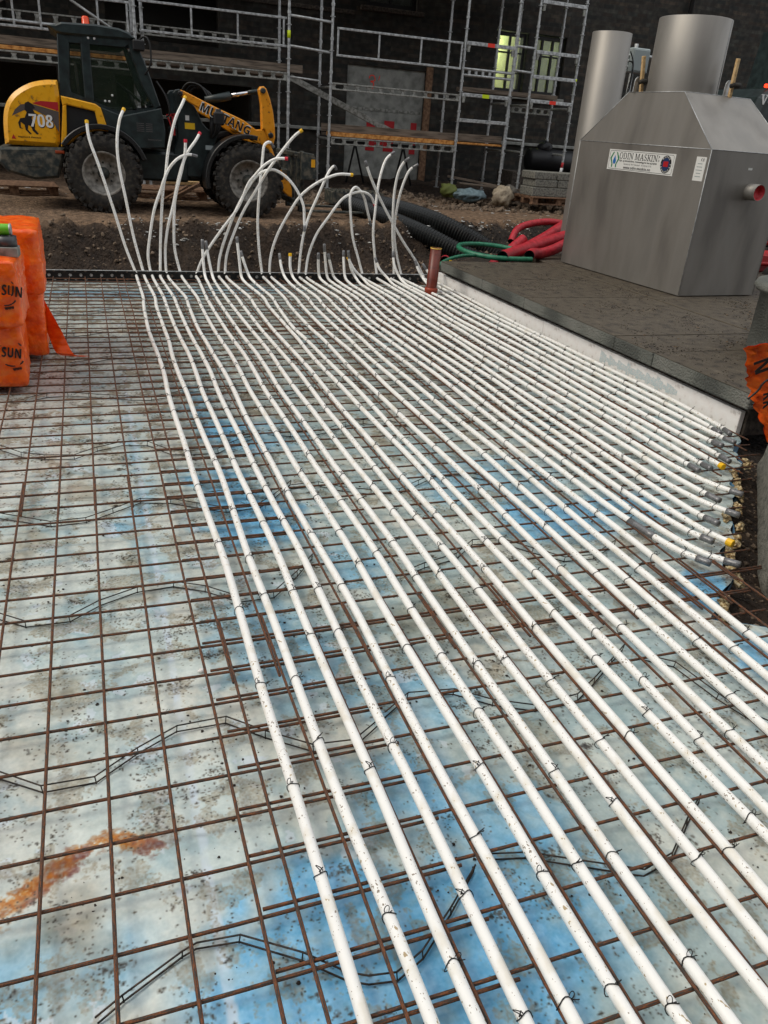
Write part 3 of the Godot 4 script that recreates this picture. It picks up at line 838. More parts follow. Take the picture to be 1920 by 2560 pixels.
const RISE := {
	1: [0.42,0.08,-8.85, 0.34,0.32,-8.87, 0.25,0.69,-8.90, 0.15,1.07,-8.93, 0.08,1.31,-8.97, 0.07,1.47,-9.01],
	2: [0.50,0.08,-8.85, 0.43,0.41,-8.87, 0.38,0.78,-8.91, 0.34,1.08,-8.95, 0.34,1.31,-8.99, 0.38,1.50,-9.04, 0.43,1.60,-9.09],
	3: [0.57,0.08,-8.85, 0.56,0.23,-8.85, 0.59,0.42,-8.86, 0.65,0.69,-8.86, 0.73,0.89,-8.87, 0.77,0.99,-8.88, 0.83,1.10,-8.89, 0.92,1.19,-8.89, 1.02,1.23,-8.90, 1.11,1.22,-8.91],
	4: [0.68,0.08,-8.85, 0.70,0.42,-8.87, 0.75,0.87,-8.89, 0.79,1.04,-8.92, 0.83,1.26,-8.95, 0.91,1.53,-8.98, 0.99,1.68,-9.02, 1.03,1.75,-9.06],
	5: [0.73,0.08,-8.85, 0.74,0.28,-8.87, 0.78,0.51,-8.90, 0.85,0.73,-8.94, 0.93,1.02,-8.98, 1.02,1.23,-9.02, 1.12,1.36,-9.06, 1.17,1.43,-9.11],
	6: [0.88,0.09,-8.85, 0.84,0.29,-8.86, 0.84,0.52,-8.86, 0.87,0.81,-8.87, 0.95,1.09,-8.88, 0.99,1.25,-8.90, 1.00,1.36,-8.91],
	7: [1.07,0.09,-8.85, 1.14,0.25,-8.83, 1.32,0.51,-8.81, 1.50,0.75,-8.78, 1.60,0.98,-8.75, 1.67,1.08,-8.71, 1.76,1.18,-8.68, 1.87,1.25,-8.64, 1.98,1.26,-8.60],
	10: [1.29,0.09,-8.85, 1.31,0.25,-8.84, 1.39,0.49,-8.83, 1.50,0.75,-8.82, 1.64,0.99,-8.80, 1.73,1.09,-8.79, 1.86,1.14,-8.77, 1.99,1.09,-8.75, 2.11,0.97,-8.73, 2.19,0.81,-8.71, 2.20,0.65,-8.69, 2.20,0.55,-8.67],
	11: [1.36,0.09,-8.85, 1.38,0.25,-8.84, 1.44,0.44,-8.82, 1.56,0.71,-8.81, 1.72,0.97,-8.79, 1.80,1.11,-8.76, 1.94,1.30,-8.74, 2.07,1.46,-8.72, 2.15,1.53,-8.69],
	14: [1.77,0.10,-8.85, 1.74,0.33,-8.86, 1.73,0.63,-8.88, 1.76,0.98,-8.90, 1.79,1.22,-8.92, 1.81,1.35,-8.94, 1.85,1.39,-8.96, 1.89,1.39,-8.99, 1.93,1.35,-9.02],
	15: [1.85,0.10,-8.85, 1.87,0.26,-8.85, 1.94,0.48,-8.85, 2.07,0.72,-8.84, 2.19,0.89,-8.84, 2.34,1.01,-8.84, 2.49,1.09,-8.83, 2.62,1.13,-8.83, 2.76,1.13,-8.83],
	18: [2.19,0.10,-8.85, 2.21,0.31,-8.86, 2.25,0.53,-8.87, 2.31,0.70,-8.89, 2.39,0.87,-8.90, 2.49,1.08,-8.92, 2.54,1.16,-8.94, 2.59,1.20,-8.96, 2.62,1.17,-8.98],
	19: [2.27,0.10,-8.85, 2.30,0.27,-8.86, 2.39,0.49,-8.88, 2.53,0.68,-8.90, 2.68,0.86,-8.93, 2.81,0.93,-8.96, 2.94,0.95,-8.99, 3.05,0.91,-9.02, 3.12,0.81,-9.05],
	26: [2.95,0.09,-8.85, 2.89,0.25,-8.86, 2.82,0.47,-8.88, 2.79,0.71,-8.91, 2.78,0.90,-8.93, 2.82,0.98,-8.96, 2.88,0.99,-8.99, 2.97,0.90,-9.02, 3.04,0.73,-9.05, 3.10,0.58,-9.09],
	27: [3.13,0.08,-8.85, 3.09,0.28,-8.86, 3.06,0.53,-8.88, 3.08,0.77,-8.91, 3.10,0.99,-8.93, 3.14,1.16,-8.96, 3.20,1.30,-8.99, 3.30,1.38,-9.02],
	29: [3.37,0.08,-8.85, 3.31,0.29,-8.83, 3.27,0.52,-8.80, 3.24,0.79,-8.76, 3.23,0.99,-8.73, 3.24,1.18,-8.68, 3.28,1.29,-8.64, 3.32,1.34,-8.59],
	31: [3.44,0.07,-8.85, 3.36,0.26,-8.83, 3.30,0.49,-8.81, 3.28,0.70,-8.78, 3.30,0.94,-8.75, 3.34,1.12,-8.72, 3.38,1.22,-8.69, 3.45,1.28,-8.65],
	33: [3.71,0.06,-8.85, 3.59,0.24,-8.83, 3.41,0.45,-8.81, 3.24,0.67,-8.78, 3.08,0.89,-8.74, 2.95,1.09,-8.70, 2.85,1.28,-8.67],
	8: [1.10,0.09,-8.50, 1.09,0.25,-8.53, 1.09,0.45,-8.56],
	9: [1.18,0.08,-8.50, 1.15,0.25,-8.54, 1.13,0.43,-8.60],
	12: [1.48,0.08,-8.50, 1.46,0.28,-8.51, 1.44,0.49,-8.52],
	13: [1.57,0.10,-8.50, 1.52,0.22,-8.53, 1.49,0.34,-8.58],
	16: [1.95,0.09,-8.50, 1.92,0.19,-8.54, 1.91,0.32,-8.60],
	17: [2.04,0.09,-8.50, 2.01,0.20,-8.51, 2.01,0.33,-8.52],
	20: [2.34,0.09,-8.50, 2.31,0.23,-8.46, 2.29,0.36,-8.40],
	21: [2.43,0.09,-8.50, 2.39,0.28,-8.47, 2.36,0.45,-8.43],
	22: [2.51,0.09,-8.50, 2.45,0.23,-8.47, 2.41,0.35,-8.44],
	23: [2.63,0.07,-8.50, 2.62,0.23,-8.53, 2.62,0.37,-8.57],
	24: [2.76,0.06,-8.50, 2.69,0.21,-8.50, 2.65,0.38,-8.49],
	25: [2.84,0.06,-8.50, 2.74,0.18,-8.52, 2.67,0.30,-8.55],
	28: [3.14,0.04,-8.50, 3.04,0.19,-8.53, 3.00,0.30,-8.58],
	30: [3.29,0.04,-8.50, 3.22,0.23,-8.54, 3.21,0.37,-8.59],
	32: [3.57,0.04,-8.50, 3.51,0.19,-8.53, 3.48,0.28,-8.57],
}
const CAPS := {1: "y", 2: "y", 3: "g", 4: "y", 5: "r", 6: "r", 7: "r", 10: "g", 11: "y", 14: "g", 15: "y", 17: "y", 18: "g", 19: "r", 25: "y", 26: "g"}

func wire_tie(v):
	var key = "_tie%d" % v
	if M.has(key): return M[key]
	var s = mb(true)
	var pts = []
	for i in 15:
		var a = TAU * i / 14.0
		var yy = cos(a)
		var k = 1.0 if yy > 0.0 else 1.35
		pts.append(Vector3(sin(a) * (PR + 0.0018), yy * (PR + 0.0018) * k, 0.004 * sin(a * 2.0 + v)))
	tube(s, pts, 0.0013, 4)
	var q = []
	var n = 12
	for i in n + 1:
		var t = float(i) / n
		var a = t * TAU * (0.8 + 0.12 * v)
		q.append(Vector3(0.006 * sin(a + v) * (0.4 + t), PR + 0.002 + 0.010 * sin(t * PI) * (1.0 + 0.2 * v), 0.010 * (1.0 - cos(a)) * 0.5 * (1 if v % 2 else -1)))
	tube(s, q, 0.0011, 4)
	tube(s, [Vector3(0.002, PR, 0), Vector3(0.007 - 0.004 * v, PR + 0.009, 0.004), Vector3(0.004 + 0.003 * v, PR + 0.015, 0.008 - 0.004 * v)], 0.0013, 4)
	M[key] = mesh_of(s)
	return M[key]

func end_piece(kind, pts, parent, inset = 0.0):
	# pts: last few points of the pipe, tip last
	var n = pts.size()
	var tip = pts[n - 1]
	var d = (pts[n - 1] - pts[n - 3]).normalized()
	var s = mb(false)
	if kind == "g":
		var back = []
		var run = 0.0
		var i = n - 1
		back.append(tip + d * 0.004)
		while i > 0 and run < 0.055:
			run += (pts[i] - pts[i - 1]).length()
			i -= 1
			back.append(pts[i])
		back.reverse()
		s.set_smooth_group(0)
		tube(s, back, PR + 0.0012, 10)
		obj("tape_end", s, M.tape, parent)
	else:
		tube(s, [tip - d * 0.022, tip - d * 0.02, tip + d * 0.008, tip + d * 0.010], [PR + 0.001, PR + 0.0035, PR + 0.0035, PR + 0.001], 12)
		obj("end_cap", s, M.cap_yellow if kind == "y" else M.cap_red, parent)

func make_pipes():
	var endname = {"y": "yellow cap", "r": "red cap", "g": "grey taped end"}
	for k in 34:
		var id = k + 1
		var P = []
		var open_front = not ENDS.has(id)
		var z_start = 0.3
		if not open_front:
			var e = ENDS[id]
			var xe = e[0]; var ze = e[1]
			var y_end = PIPE_Y + rng.randf_range(-0.004, 0.012)
			P.append(Vector3(xe, y_end, ze))
			var dx = (xe - PX[k])
			P.append(Vector3(PX[k] + dx * 0.45, PIPE_Y, ze - 0.13))
			P.append(Vector3(PX[k] + dx * 0.12, PIPE_Y, ze - 0.34))
			z_start = ze - 0.62
		var z = z_start
		var wob = rng.randf() * 9.0
		while z > -6.8:
			var amp = 0.006 + 0.006 * smoothstep(-4.0, -7.0, z)
			P.append(Vector3(PX[k] + amp * sin(z * 2.1 + wob) + 0.004 * sin(z * 4.7 + wob * 2.0), PIPE_Y + rng.randf_range(0.0, 0.002), z))
			z -= 0.42
		P.append(Vector3(lerp(PX[k], PX76[k], 0.5), PIPE_Y, -7.2))
		P.append(Vector3(PX76[k], PIPE_Y + 0.002, -7.6))
		P.append(Vector3(lerp(PX76[k], PXB[k], 0.55), PIPE_Y + 0.002, -8.1))
		var kind = CAPS.get(id, "g")
		var tall = false
		if RISE.has(id):
			var R = RISE[id]
			tall = R.size() > 9
			if tall:
				P.append(Vector3(PXB[k], 0.058, -8.5))
				P.append(Vector3(PXB[k], 0.06, -8.68))
				P.append(Vector3(lerp(PXB[k], R[0], 0.6), 0.075, -8.80))
				for i in range(3, R.size(), 3): P.append(Vector3(R[i], R[i + 1], R[i + 2]))
			else:
				P.append(Vector3(lerp(PX76[k], PXB[k], 0.85), PIPE_Y + 0.004, -8.32))
				P.append(Vector3(lerp(R[0], R[3], 0.15), 0.10, R[2] + 0.015))
				for i in range(3, R.size(), 3): P.append(Vector3(R[i], R[i + 1], R[i + 2]))
		else:
			P.append(Vector3(PXB[k] - 0.01, 0.058, -8.5))
			P.append(Vector3(PXB[k] - 0.02, 0.10, -8.64))
			P.append(Vector3(PXB[k] - 0.10, 0.22, -8.72))
		var C = catmull(P, 6)
		var base = P[0]
		if open_front: base = Vector3(PX[k], 0.0, -1.0)
		base.y = 0.0
		var how = "rising tall" if tall else "bent up short"
		var near = "" if open_front else ", near end taped"
		if id == 22 or id == 29: near = ", near end capped yellow"
		var o = thing("heating_pipe", "%s white pipe from the left, %s, %s%s" % [ORD[k], how, endname[kind], near], "pipe", base, 0, "white heating pipes tied to the mesh")
		var L = []
		for c in C: L.append(c - base)
		var s = mb(true)
		tube(s, L, PR, 12)
		obj("tubing", s, M["pipe%d" % rng.randi_range(0, 3)], o)
		end_piece(kind, L, o)
		if not open_front:
			var rv = L.duplicate(); rv.reverse()
			end_piece("y" if id == 22 or id == 29 else "g", rv, o)
		if id == 19:
			# repaired joint wrapped with tape
			var jp = []
			for c in L:
				if c.z + base.z < -2.44 and c.z + base.z > -2.62: jp.append(c)
			if jp.size() > 2:
				s = mb(true); tube(s, jp, PR + 0.002, 10); obj("tape_joint", s, M.tape, o)
		# ties round pipe and cross bar
		var zt = -0.55 - rng.randf() * 0.3 if open_front else ENDS[id][1] - 0.10
		var ci = 0
		while zt > -8.3:
			while ci < C.size() - 1 and C[ci].z > zt: ci += 1
			var dir = (C[min(ci + 1, C.size() - 1)] - C[max(ci - 1, 0)]).normalized()
			var mi := MeshInstance3D.new()
			mi.name = "wire_tie"
			mi.mesh = wire_tie(rng.randi_range(0, 3))
			mi.material_override = M.wire
			o.add_child(mi, true)
			mi.transform = Transform3D(Basis.looking_at(dir, Vector3.UP) * Basis(Vector3.BACK, rng.randf_range(-0.9, 0.9)), C[ci] - base)
			zt -= 0.1455 * rng.randi_range(2, 4)
	# ties that bundle pairs of the tall pipes
	return

func make_board():
	var t = thing("perforated_board", "long black perforated edge board that the white pipes pass through", "edge board", Vector3(1.6, 0, -8.68))
	var s = mb(false)
	var hole = 0.016
	var n = 12
	for i in 53:
		var x = -1.62 - 1.6 + 0.1 * i
		if x > 3.78 - 1.6: break
		var y0 = 0.0; var y1 = 0.105; var yc = 0.06
		for zz in [0.0, -0.006]:
			for k in n:
				var a = TAU * k / n; var b = TAU * (k + 1) / n
				var pa = Vector2(cos(a), sin(a)); var pb = Vector2(cos(b), sin(b))
				var ea = pa / max(abs(pa.x), abs(pa.y)); var eb = pb / max(abs(pb.x), abs(pb.y))
				var oa = Vector3(x + ea.x * 0.05, yc + (ea.y * (y1 - yc) if ea.y > 0 else ea.y * (yc - y0)), zz)
				var ob = Vector3(x + eb.x * 0.05, yc + (eb.y * (y1 - yc) if eb.y > 0 else eb.y * (yc - y0)), zz)
				quad(s, Vector3(x + pa.x * hole, yc + pa.y * hole, zz), oa, ob, Vector3(x + pb.x * hole, yc + pb.y * hole, zz))
		for k in n:
			var a = TAU * k / n; var b = TAU * (k + 1) / n
			quad(s, Vector3(x + cos(a) * hole, yc + sin(a) * hole, 0), Vector3(x + cos(b) * hole, yc + sin(b) * hole, 0), Vector3(x + cos(b) * hole, yc + sin(b) * hole, -0.006), Vector3(x + cos(a) * hole, yc + sin(a) * hole, -0.006))
		var used = false
		for px in PXB:
			if abs(px - (x + 1.6)) < 0.045: used = true
		if not used:
			var p = mb(false)
			lathe(p, [Vector2(0.0, 0.0), Vector2(0.0175, 0.0), Vector2(0.0175, -0.004), Vector2(0.0, -0.004)], 12, Transform3D(Basis(Vector3.RIGHT, PI / 2), Vector3(x, yc, -0.007)))
			obj("hole_plug", p, M.plug, t)
	obj("plate", s, M.black_plastic, t)
	s = mb(false)
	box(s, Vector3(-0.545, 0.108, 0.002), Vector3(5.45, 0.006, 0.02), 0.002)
	obj("top_glint", s, M.galv, t)  # pale strip put in for the wet glint along the top edge
	s = mb(false)
	box(s, Vector3(-0.545, 0.008, 0.035), Vector3(5.45, 0.005, 0.07), 0.001)
	obj("foot_flange", s, M.black_plastic, t)

# ---------------------------------------------------------------- slabs, edge board and what stands on them
func rough_slab(x0, x1, z0, z1, y0, y1):
	# slab with a worn, slightly uneven outline
	var s = mb(false)
	box(s, Vector3((x0 + x1) / 2, (y0 + y1) / 2, (z0 + z1) / 2), Vector3(x1 - x0, y1 - y0, abs(z1 - z0)), 0.008)
	return s

func make_slabs():
	var zc = [-3.56, -4.53, -5.01, -6.45, -7.35, -8.45]
	var lab = ["brown dirty concrete slab at the near corner of the raised edge", "narrow concrete slab, second from the near corner", "long concrete slab in the middle of the raised edge", "concrete slab, second from the far end of the raised edge", "far end concrete slab beside the green hose"]
	for i in zc.size() - 1:
		var t = thing("concrete_slab", lab[i], "concrete slab", Vector3(4.43, 0.22, (zc[i] + zc[i + 1]) / 2), 0, "concrete slabs along the white edge board")
		var hx = 0.69 - rng.randf() * 0.004
		var hz = (zc[i] - zc[i + 1]) / 2 - 0.0035
		var s = mb(false)
		box(s, Vector3(0, 0.0785 + rng.randf_range(-0.002, 0.001), 0), Vector3(hx * 2, 0.003, hz * 2 - 0.004))
		obj("worn_top", s, M.concrete, t)
		s = mb(false)
		box(s, Vector3(0, 0.026, 0), Vector3(hx * 2, 0.1, hz * 2), 0.007)
		obj("slab_body", s, M.concrete_edge, t)
	zc = [-4.9, -6.4, -7.9, -9.2]
	var lab2 = ["rear row concrete slab in front of the steel tank", "rear row concrete slab under the near half of the steel tank", "rear row concrete slab under the far half of the steel tank"]
	for i in zc.size() - 1:
		var s = mb(false)
		var mid = Vector3(6.6, 0.22, (zc[i] + zc[i + 1]) / 2)
		box(s, Vector3(0.02, 0.034, 0), Vector3(2.88, 0.08, zc[i] - zc[i + 1] - 0.016), 0.006)
		var o = obj("concrete_slab", s, M.concrete)
		o.position = mid
		tag(o, lab2[i], "concrete slab", "concrete slabs of the rear row")
	# bearing course under the slabs
	var z = -3.64
	var k = 0
	for L in [0.43, 2.44, 2.1]:
		var s = mb(false)
		box(s, Vector3(0, 0.09, 0), Vector3(0.6, 0.21, L - 0.008), 0.006)
		var o = obj("bearing_block", s, M.concrete_dark)
		o.position = Vector3(4.15, 0, z - L / 2)
		tag(o, ["short dark concrete beam under the near slab corner", "long dark concrete beam under the middle slabs", "long dark concrete beam under the far slabs"][k], "concrete beam", "concrete beams under the slabs")
		z -= L; k += 1
	for q in [[6.6, -7.0, 2.7, 4.0]]:
		var s = mb(false)
		box(s, Vector3(0, 0.06, 0), Vector3(q[2], 0.31, q[3]), 0.006)
		var o = obj("concrete_bed", s, M.concrete_dark)
		o.position = Vector3(q[0], 0, q[1])
		tag(o, "low concrete bed under the rear slabs and the steel tank", "concrete bed")
	# white polystyrene edge board in two lengths
	z = -3.655
	k = 0
	for L in [2.5, 2.48]:
		var s = mb(false)
		box(s, Vector3(0, 0.0725, 0), Vector3(0.04, 0.155 - 0.012 * k, L - 0.004), 0.003)
		var o = obj("edge_board", s, M.eps)
		o.position = Vector3(3.822, 0, z - L / 2)
		tag(o, ["white polystyrene edge board, nearer length with a blue smear", "white polystyrene edge board, farther length beside the brown pipe"][k], "foam board", "white edge boards along the slabs")
		if k == 0:
			# blue paint smear
			s = mb(false)
			var n = noise(140, 6.0, 3)
			for i in 24:
				var zz = -1.2 + i * 0.04 + 0.2
				var h = 0.03 + 0.05 * abs(n.get_noise_1d(zz)) + 0.02 * (i % 3)
				var c0 = Vector3(-0.0212, 0.075 - h * 0.4, -zz - 0.4); 
				quad(s, c0, c0 + Vector3(0, h, 0), c0 + Vector3(0, h * 0.9, 0.041), c0 + Vector3(0, 0, 0.041))
			obj("paint_smear", s, surf(141, [c8(206, 210, 210), c8(172, 198, 204), c8(216, 214, 212)], [0.35, 0.5, 0.65], 7.0, 0.8), o)
		z -= L; k += 1

func make_tank():
	# long side runs from (5.40,-8.55) to (5.53,-6.49)
	var turn = atan2(0.13, 2.06)
	var t = thing("separator_tank", "large grey steel oil separator tank with hipped top and round manhole shaft", "steel tank", Vector3(5.965, 0.3, -7.575), turn)
	var a = 0.505; var b = 1.03; var h = 1.34; var ta = 0.43; var tb = 0.42; var th = 1.83
	var s = mb(false)
	var B = [Vector3(-a, 0.004, -b), Vector3(-a, 0.004, b), Vector3(a, 0.004, b), Vector3(a, 0.004, -b)]
	var H = []; var T = []
	for v in B: H.append(v + Vector3(0, h, 0))
	for v in [Vector3(-ta, th, -tb), Vector3(-ta, th, tb), Vector3(ta, th, tb), Vector3(ta, th, -tb)]: T.append(v)
	var c := Vector3(0, 0.8, 0)
	# each sheet is a plate of its own
	var nm = ["side_plate", "end_plate", "side_plate", "end_plate"]
	for i in 4:
		var j = (i + 1) % 4
		s = mb(false)
		quad_out(s, B[i], B[j], H[j], H[i], c)
		obj(nm[i], s, M.steel, t)
		s = mb(false)
		quad_out(s, H[i], H[j], T[j], T[i], c)
		obj("hip_plate", s, M.steel, t)
	s = mb(false)
	quad_out(s, T[0], T[1], T[2], T[3], c)
	quad_out(s, B[0], B[1], B[2], B[3], c)
	obj("top_plate", s, M.steel, t)
	# welded seams
	for i in 4:
		var j = (i + 1) % 4
		for e in [[H[i], H[j]], [H[i], T[i]], [T[i], T[j]], [B[i], H[i]]]:
			s = mb(true); tube(s, [e[0], e[1]], 0.004, 6); obj("weld_seam", s, M.galv, t)
	# manhole shaft
	s = mb(true)
	var R = 0.355
	var SX = Transform3D(Basis(), Vector3(-0.075, 0, -0.03))
	lathe(s, [Vector2(R, th), Vector2(R, th + 0.66), Vector2(R - 0.004, th + 0.664), Vector2(R - 0.008, th + 0.66), Vector2(R - 0.008, th + 0.1), Vector2(0, th + 0.1)], 64, SX)
	obj("manhole_shaft", s, M.steel, t)
	s = mb(true)
	var an = 0.55
	tube(s, [SX * Vector3(R * sin(an), th, R * cos(an)), SX * Vector3(R * sin(an), th + 0.66, R * cos(an))], 0.004, 6)
	obj("weld_seam", s, M.galv, t)
	# lifting lugs with wooden pegs driven through
	for q in [[-0.405, -0.33, -0.18], [0.15, 0.375, 0.0]]:
		s = mb(false)
		var p = PackedVector2Array()
		for k in 13:
			var an2 = PI * k / 12.0
			p.append(Vector2(cos(an2) * 0.055, 0.09 + sin(an2) * 0.055))
		p.append(Vector2(-0.06, 0)); p.append(Vector2(0.06, 0))
		prism(s, p, 0.005, -0.005, 0.001)
		var lug = obj("lifting_lug", s, M.galv, t)
		lug.position = Vector3(q[0], th, q[1])
		lug.rotation.y = 0.2
		s = mb(false)
		box(s, Vector3(0, 0.16, 0.0), Vector3(0.035, 0.34, 0.03), 0.003, Basis(Vector3.BACK, q[2] * -0.8))
		var peg = obj("wooden_peg", s, M.wood_pale, t)
		peg.position = Vector3(q[0], th, q[1] + 0.045)
		s = mb(true)
		tube(s, [Vector3(-0.035, 0.09, 0.02), Vector3(-0.03, 0.1, 0.065), Vector3(0.03, 0.1, 0.065), Vector3(0.035, 0.09, 0.02)], 0.022, 8)
		obj("rubber_band", s, M.rubber, peg)
	# outlet stub with a red plug, on the end that faces the viewer
	s = mb(true)
	var X = Transform3D(Basis(Vector3.RIGHT, PI / 2), Vector3(0.09, 1.0, b))
	lathe(s, [Vector2(0.075, -0.01), Vector2(0.075, 0.13), Vector2(0.071, 0.13), Vector2(0.071, 0.04)], 32, X)
	obj("outlet_stub", s, M.steel, t)
	s = mb(true)
	lathe(s, [Vector2(0.0705, 0.05), Vector2(0.0705, 0.126), Vector2(0.066, 0.126), Vector2(0.064, 0.09), Vector2(0, 0.09)], 32, X)
	obj("stub_plug", s, plain(c8(196, 34, 46), 0.5), t)
	s = mb(false)
	box(s, Vector3(0.03, 1.2, b + 0.0015), Vector3(0.05, 0.02, 0.003))
	obj("small_sticker", s, M.label_white, t)
	# name plate on the long side facing left: local -x
	var FB = Basis(Vector3(0, 0, 1), Vector3(0, 1, 0), Vector3(-1, 0, 0))    # text x runs along +z, faces -x
	s = mb(false)
	var pl = PackedVector2Array()
	for q in [[-0.52, -0.1], [0.52, -0.1], [0.52, 0.1], [-0.52, 0.1]]: pl.append(Vector2(q[0], q[1]))
	prism(s, pl, 0.003, 0.0, 0.0)
	var plate = obj("name_plate", s, M.label_white, t)
	plate.transform = Transform3D(FB, Vector3(-a - 0.0005, 1.18, 0.06))
	frame_print(plate, 0.50, 0.088, 0.02)
	text("lettering", "ODIN MASKIN", 0.60, 0.062, M.print_black, plate, Vector3(-0.035, 0.045, 0.0035), Basis(), "Droid Serif", 400, 0.001)
	text("lettering", "A.S", 0.06, 0.022, M.print_black, plate, Vector3(0.285, 0.045, 0.0035), Basis(Vector3.BACK, -PI / 2), "Droid Sans", 400, 0.001)
	text("lettering", "Olje- og fettutskillere, renseanlegg for hus og hytter", 0.60, 0.022, M.print_black, plate, Vector3(-0.03, -0.006, 0.0035), Basis(), "Droid Sans", 700, 0.001)
	text("lettering", "Sveinsro 8, 1617 Gressvik   Tlf. 69 36 17 70", 0.44, 0.018, M.grey_print, plate, Vector3(-0.03, -0.034, 0.0035), Basis(), "Droid Sans", 400, 0.001)
	text("lettering", "www.odin-maskin.no", 0.43, 0.028, M.print_black, plate, Vector3(-0.03, -0.066, 0.0035), Basis(), "Droid Sans", 700, 0.001)
	# leaf and drop emblem
	for sd in [-1, 1]:
		s = mb(false)
		var q = [0.018, 0.075, 0.055, 0.012, 0.024, -0.045, 0.026, -0.075, 0.042, -0.075, 0.042, -0.04, 0.078, 0.012, 0.034, 0.075]
		var pp = PackedVector2Array()
		for i in range(0, q.size(), 2): pp.append(Vector2(sd * q[i], q[i + 1]))
		prism(s, pp, 0.0045, 0.003)
		var lf = obj("emblem_leaf", s, M.logo_green, plate)
		lf.position = Vector3(-0.41, 0, 0)
	s = mb(false)
	var dp = PackedVector2Array()
	for i in 15:
		var an3 = PI * 0.9 + PI * 1.2 * i / 14.0
		dp.append(Vector2(cos(an3) * 0.024, -0.016 + sin(an3) * 0.026))
	dp.append(Vector2(0.0, 0.045))
	prism(s, dp, 0.0045, 0.003)
	obj("emblem_drop", s, M.logo_blue, plate).position = Vector3(-0.41, 0, 0)
	# oval badge
	oval(plate, 0.40, 0.0, 0.078, 0.082, M.print_black, "badge_rim", 0.0045)
	oval(plate, 0.40, 0.0, 0.056, 0.060, M.logo_navy, "badge_field", 0.0055)
	s = mb(false)
	box(s, Vector3(0.40, 0.003, 0.0058), Vector3(0.07, 0.05, 0.001))
	obj("badge_block", s, M.red_paint, plate)
	for i in 16:
		var w = "NORSK PRODUSENT "[i]
		if w == " ": continue
		var an4 = PI * 0.5 - TAU * (i - 2.0) / 16.0
		text("lettering", w, 0.012, 0.015, M.label_white, plate, Vector3(0.40 + cos(an4) * 0.066, sin(an4) * 0.07, 0.0052), Basis(Vector3.BACK, an4 - PI / 2), "Droid Sans", 700, 0.001)
	# approval label near the corner
	s = mb(false)
	box(s, Vector3(0, 0, 0.0015), Vector3(0.13, 0.21, 0.003))
	var ap = obj("approval_label", s, M.label_white, t)
	ap.transform = Transform3D(FB, Vector3(-a, 1.17, 0.93))
	text("lettering", "CE", 0.045, 0.024, M.grey_print, ap, Vector3(0.02, 0.08, 0.0035), Basis(), "Droid Sans", 700, 0.001)
	for i in 5:
		s = mb(false)
		box(s, Vector3(-0.005, 0.045 - i * 0.028, 0.0035), Vector3(0.06 + 0.012 * (i % 3), 0.006, 0.001))
		obj("printed_line", s, M.box_grey, ap)

func frame_print(plate, hx, hy, r):
	# rounded black line round the plate
	var s = mb(true)
	var pts = []
	for cidx in 4:
		var cx = hx - r if cidx in [0, 3] else -hx + r
		var cy = hy - r if cidx in [0, 1] else -hy + r
		for i in 5:
			var an = PI / 2 * cidx + PI / 2 * i / 4.0
			pts.append(Vector3(cx + cos(an) * r, cy + sin(an) * r, 0.0034))
	pts.append(pts[0])
	tube(s, pts, 0.0018, 4)
	obj("printed_frame", s, M.print_black, plate)

func oval(parent, x, y, rx, ry, m, called, z):
	var s = mb(false)
	var p = PackedVector2Array()
	for i in 28:
		var an = TAU * i / 28.0
		p.append(Vector2(x + cos(an) * rx, y + sin(an) * ry))
	prism(s, p, z, z - 0.001)
	return obj(called, s, m, parent)

func make_shaft():
	var t = thing("steel_shaft", "tall narrow grey steel shaft standing behind the separator tank", "steel shaft", Vector3(6.12, 0.3, -9.4))
	var s = mb(true)
	lathe(s, [Vector2(0.235, 0.0), Vector2(0.235, 2.52), Vector2(0.23, 2.524), Vector2(0.225, 2.52), Vector2(0.225, 1.2), Vector2(0, 1.2)], 48)
	obj("shaft_wall", s, M.steel, t)
	s = mb(false)
	box(s, Vector3(0, 0.01, 0), Vector3(0.7, 0.02, 0.7), 0.003)
	obj("base_plate", s, M.steel, t)
	# cables hanging on the side
	for k in 2:
		s = mb(true)
		tube(s, catmull([Vector3(0.23, 2.35 - 0.1 * k, 0.1), Vector3(0.29, 2.2, 0.12), Vector3(0.26, 1.9, 0.14 + 0.03 * k), Vector3(0.28, 1.5, 0.1), Vector3(0.3, 1.1, 0.12)], 6), 0.008, 6)
		obj("cable", s, M.black, t)
	# control box on a post behind
	t = thing("control_box", "small grey electrical control box on a post behind the tank", "control box", Vector3(6.68, 0.1, -9.6))
	s = mb(false); box(s, Vector3(0, 2.49, 0), Vector3(0.26, 0.27, 0.13), 0.012); obj("housing", s, M.box_grey, t)
	s = mb(false); box(s, Vector3(0, 2.49, 0.068), Vector3(0.22, 0.23, 0.012), 0.004); obj("lid", s, M.box_grey, t)
	s = mb(true); tube(s, [Vector3(0, 0, -0.08), Vector3(0, 2.68, -0.08)], 0.025, 8); obj("post", s, M.galv, t)
	s = mb(true); tube(s, [Vector3(-0.3, 2.56, -0.1), Vector3(0.4, 2.56, -0.1)], 0.018, 8); obj("cross_rail", s, M.galv, t)
	for k in 3:
		s = mb(true); tube(s, [Vector3(-0.13, 2.42 + k * 0.06, 0), Vector3(-0.165, 2.42 + k * 0.06, 0)], 0.014, 8); obj("cable_gland", s, M.white_print, t)
	s = mb(true); tube(s, catmull([Vector3(-0.05, 2.36, 0), Vector3(-0.12, 2.0, 0.1), Vector3(-0.2, 1.5, 0.2), Vector3(-0.3, 0.6, 0.2), Vector3(-0.3, 0.0, 0.2)], 6), 0.009, 6); obj("cable", s, M.white_print, t)

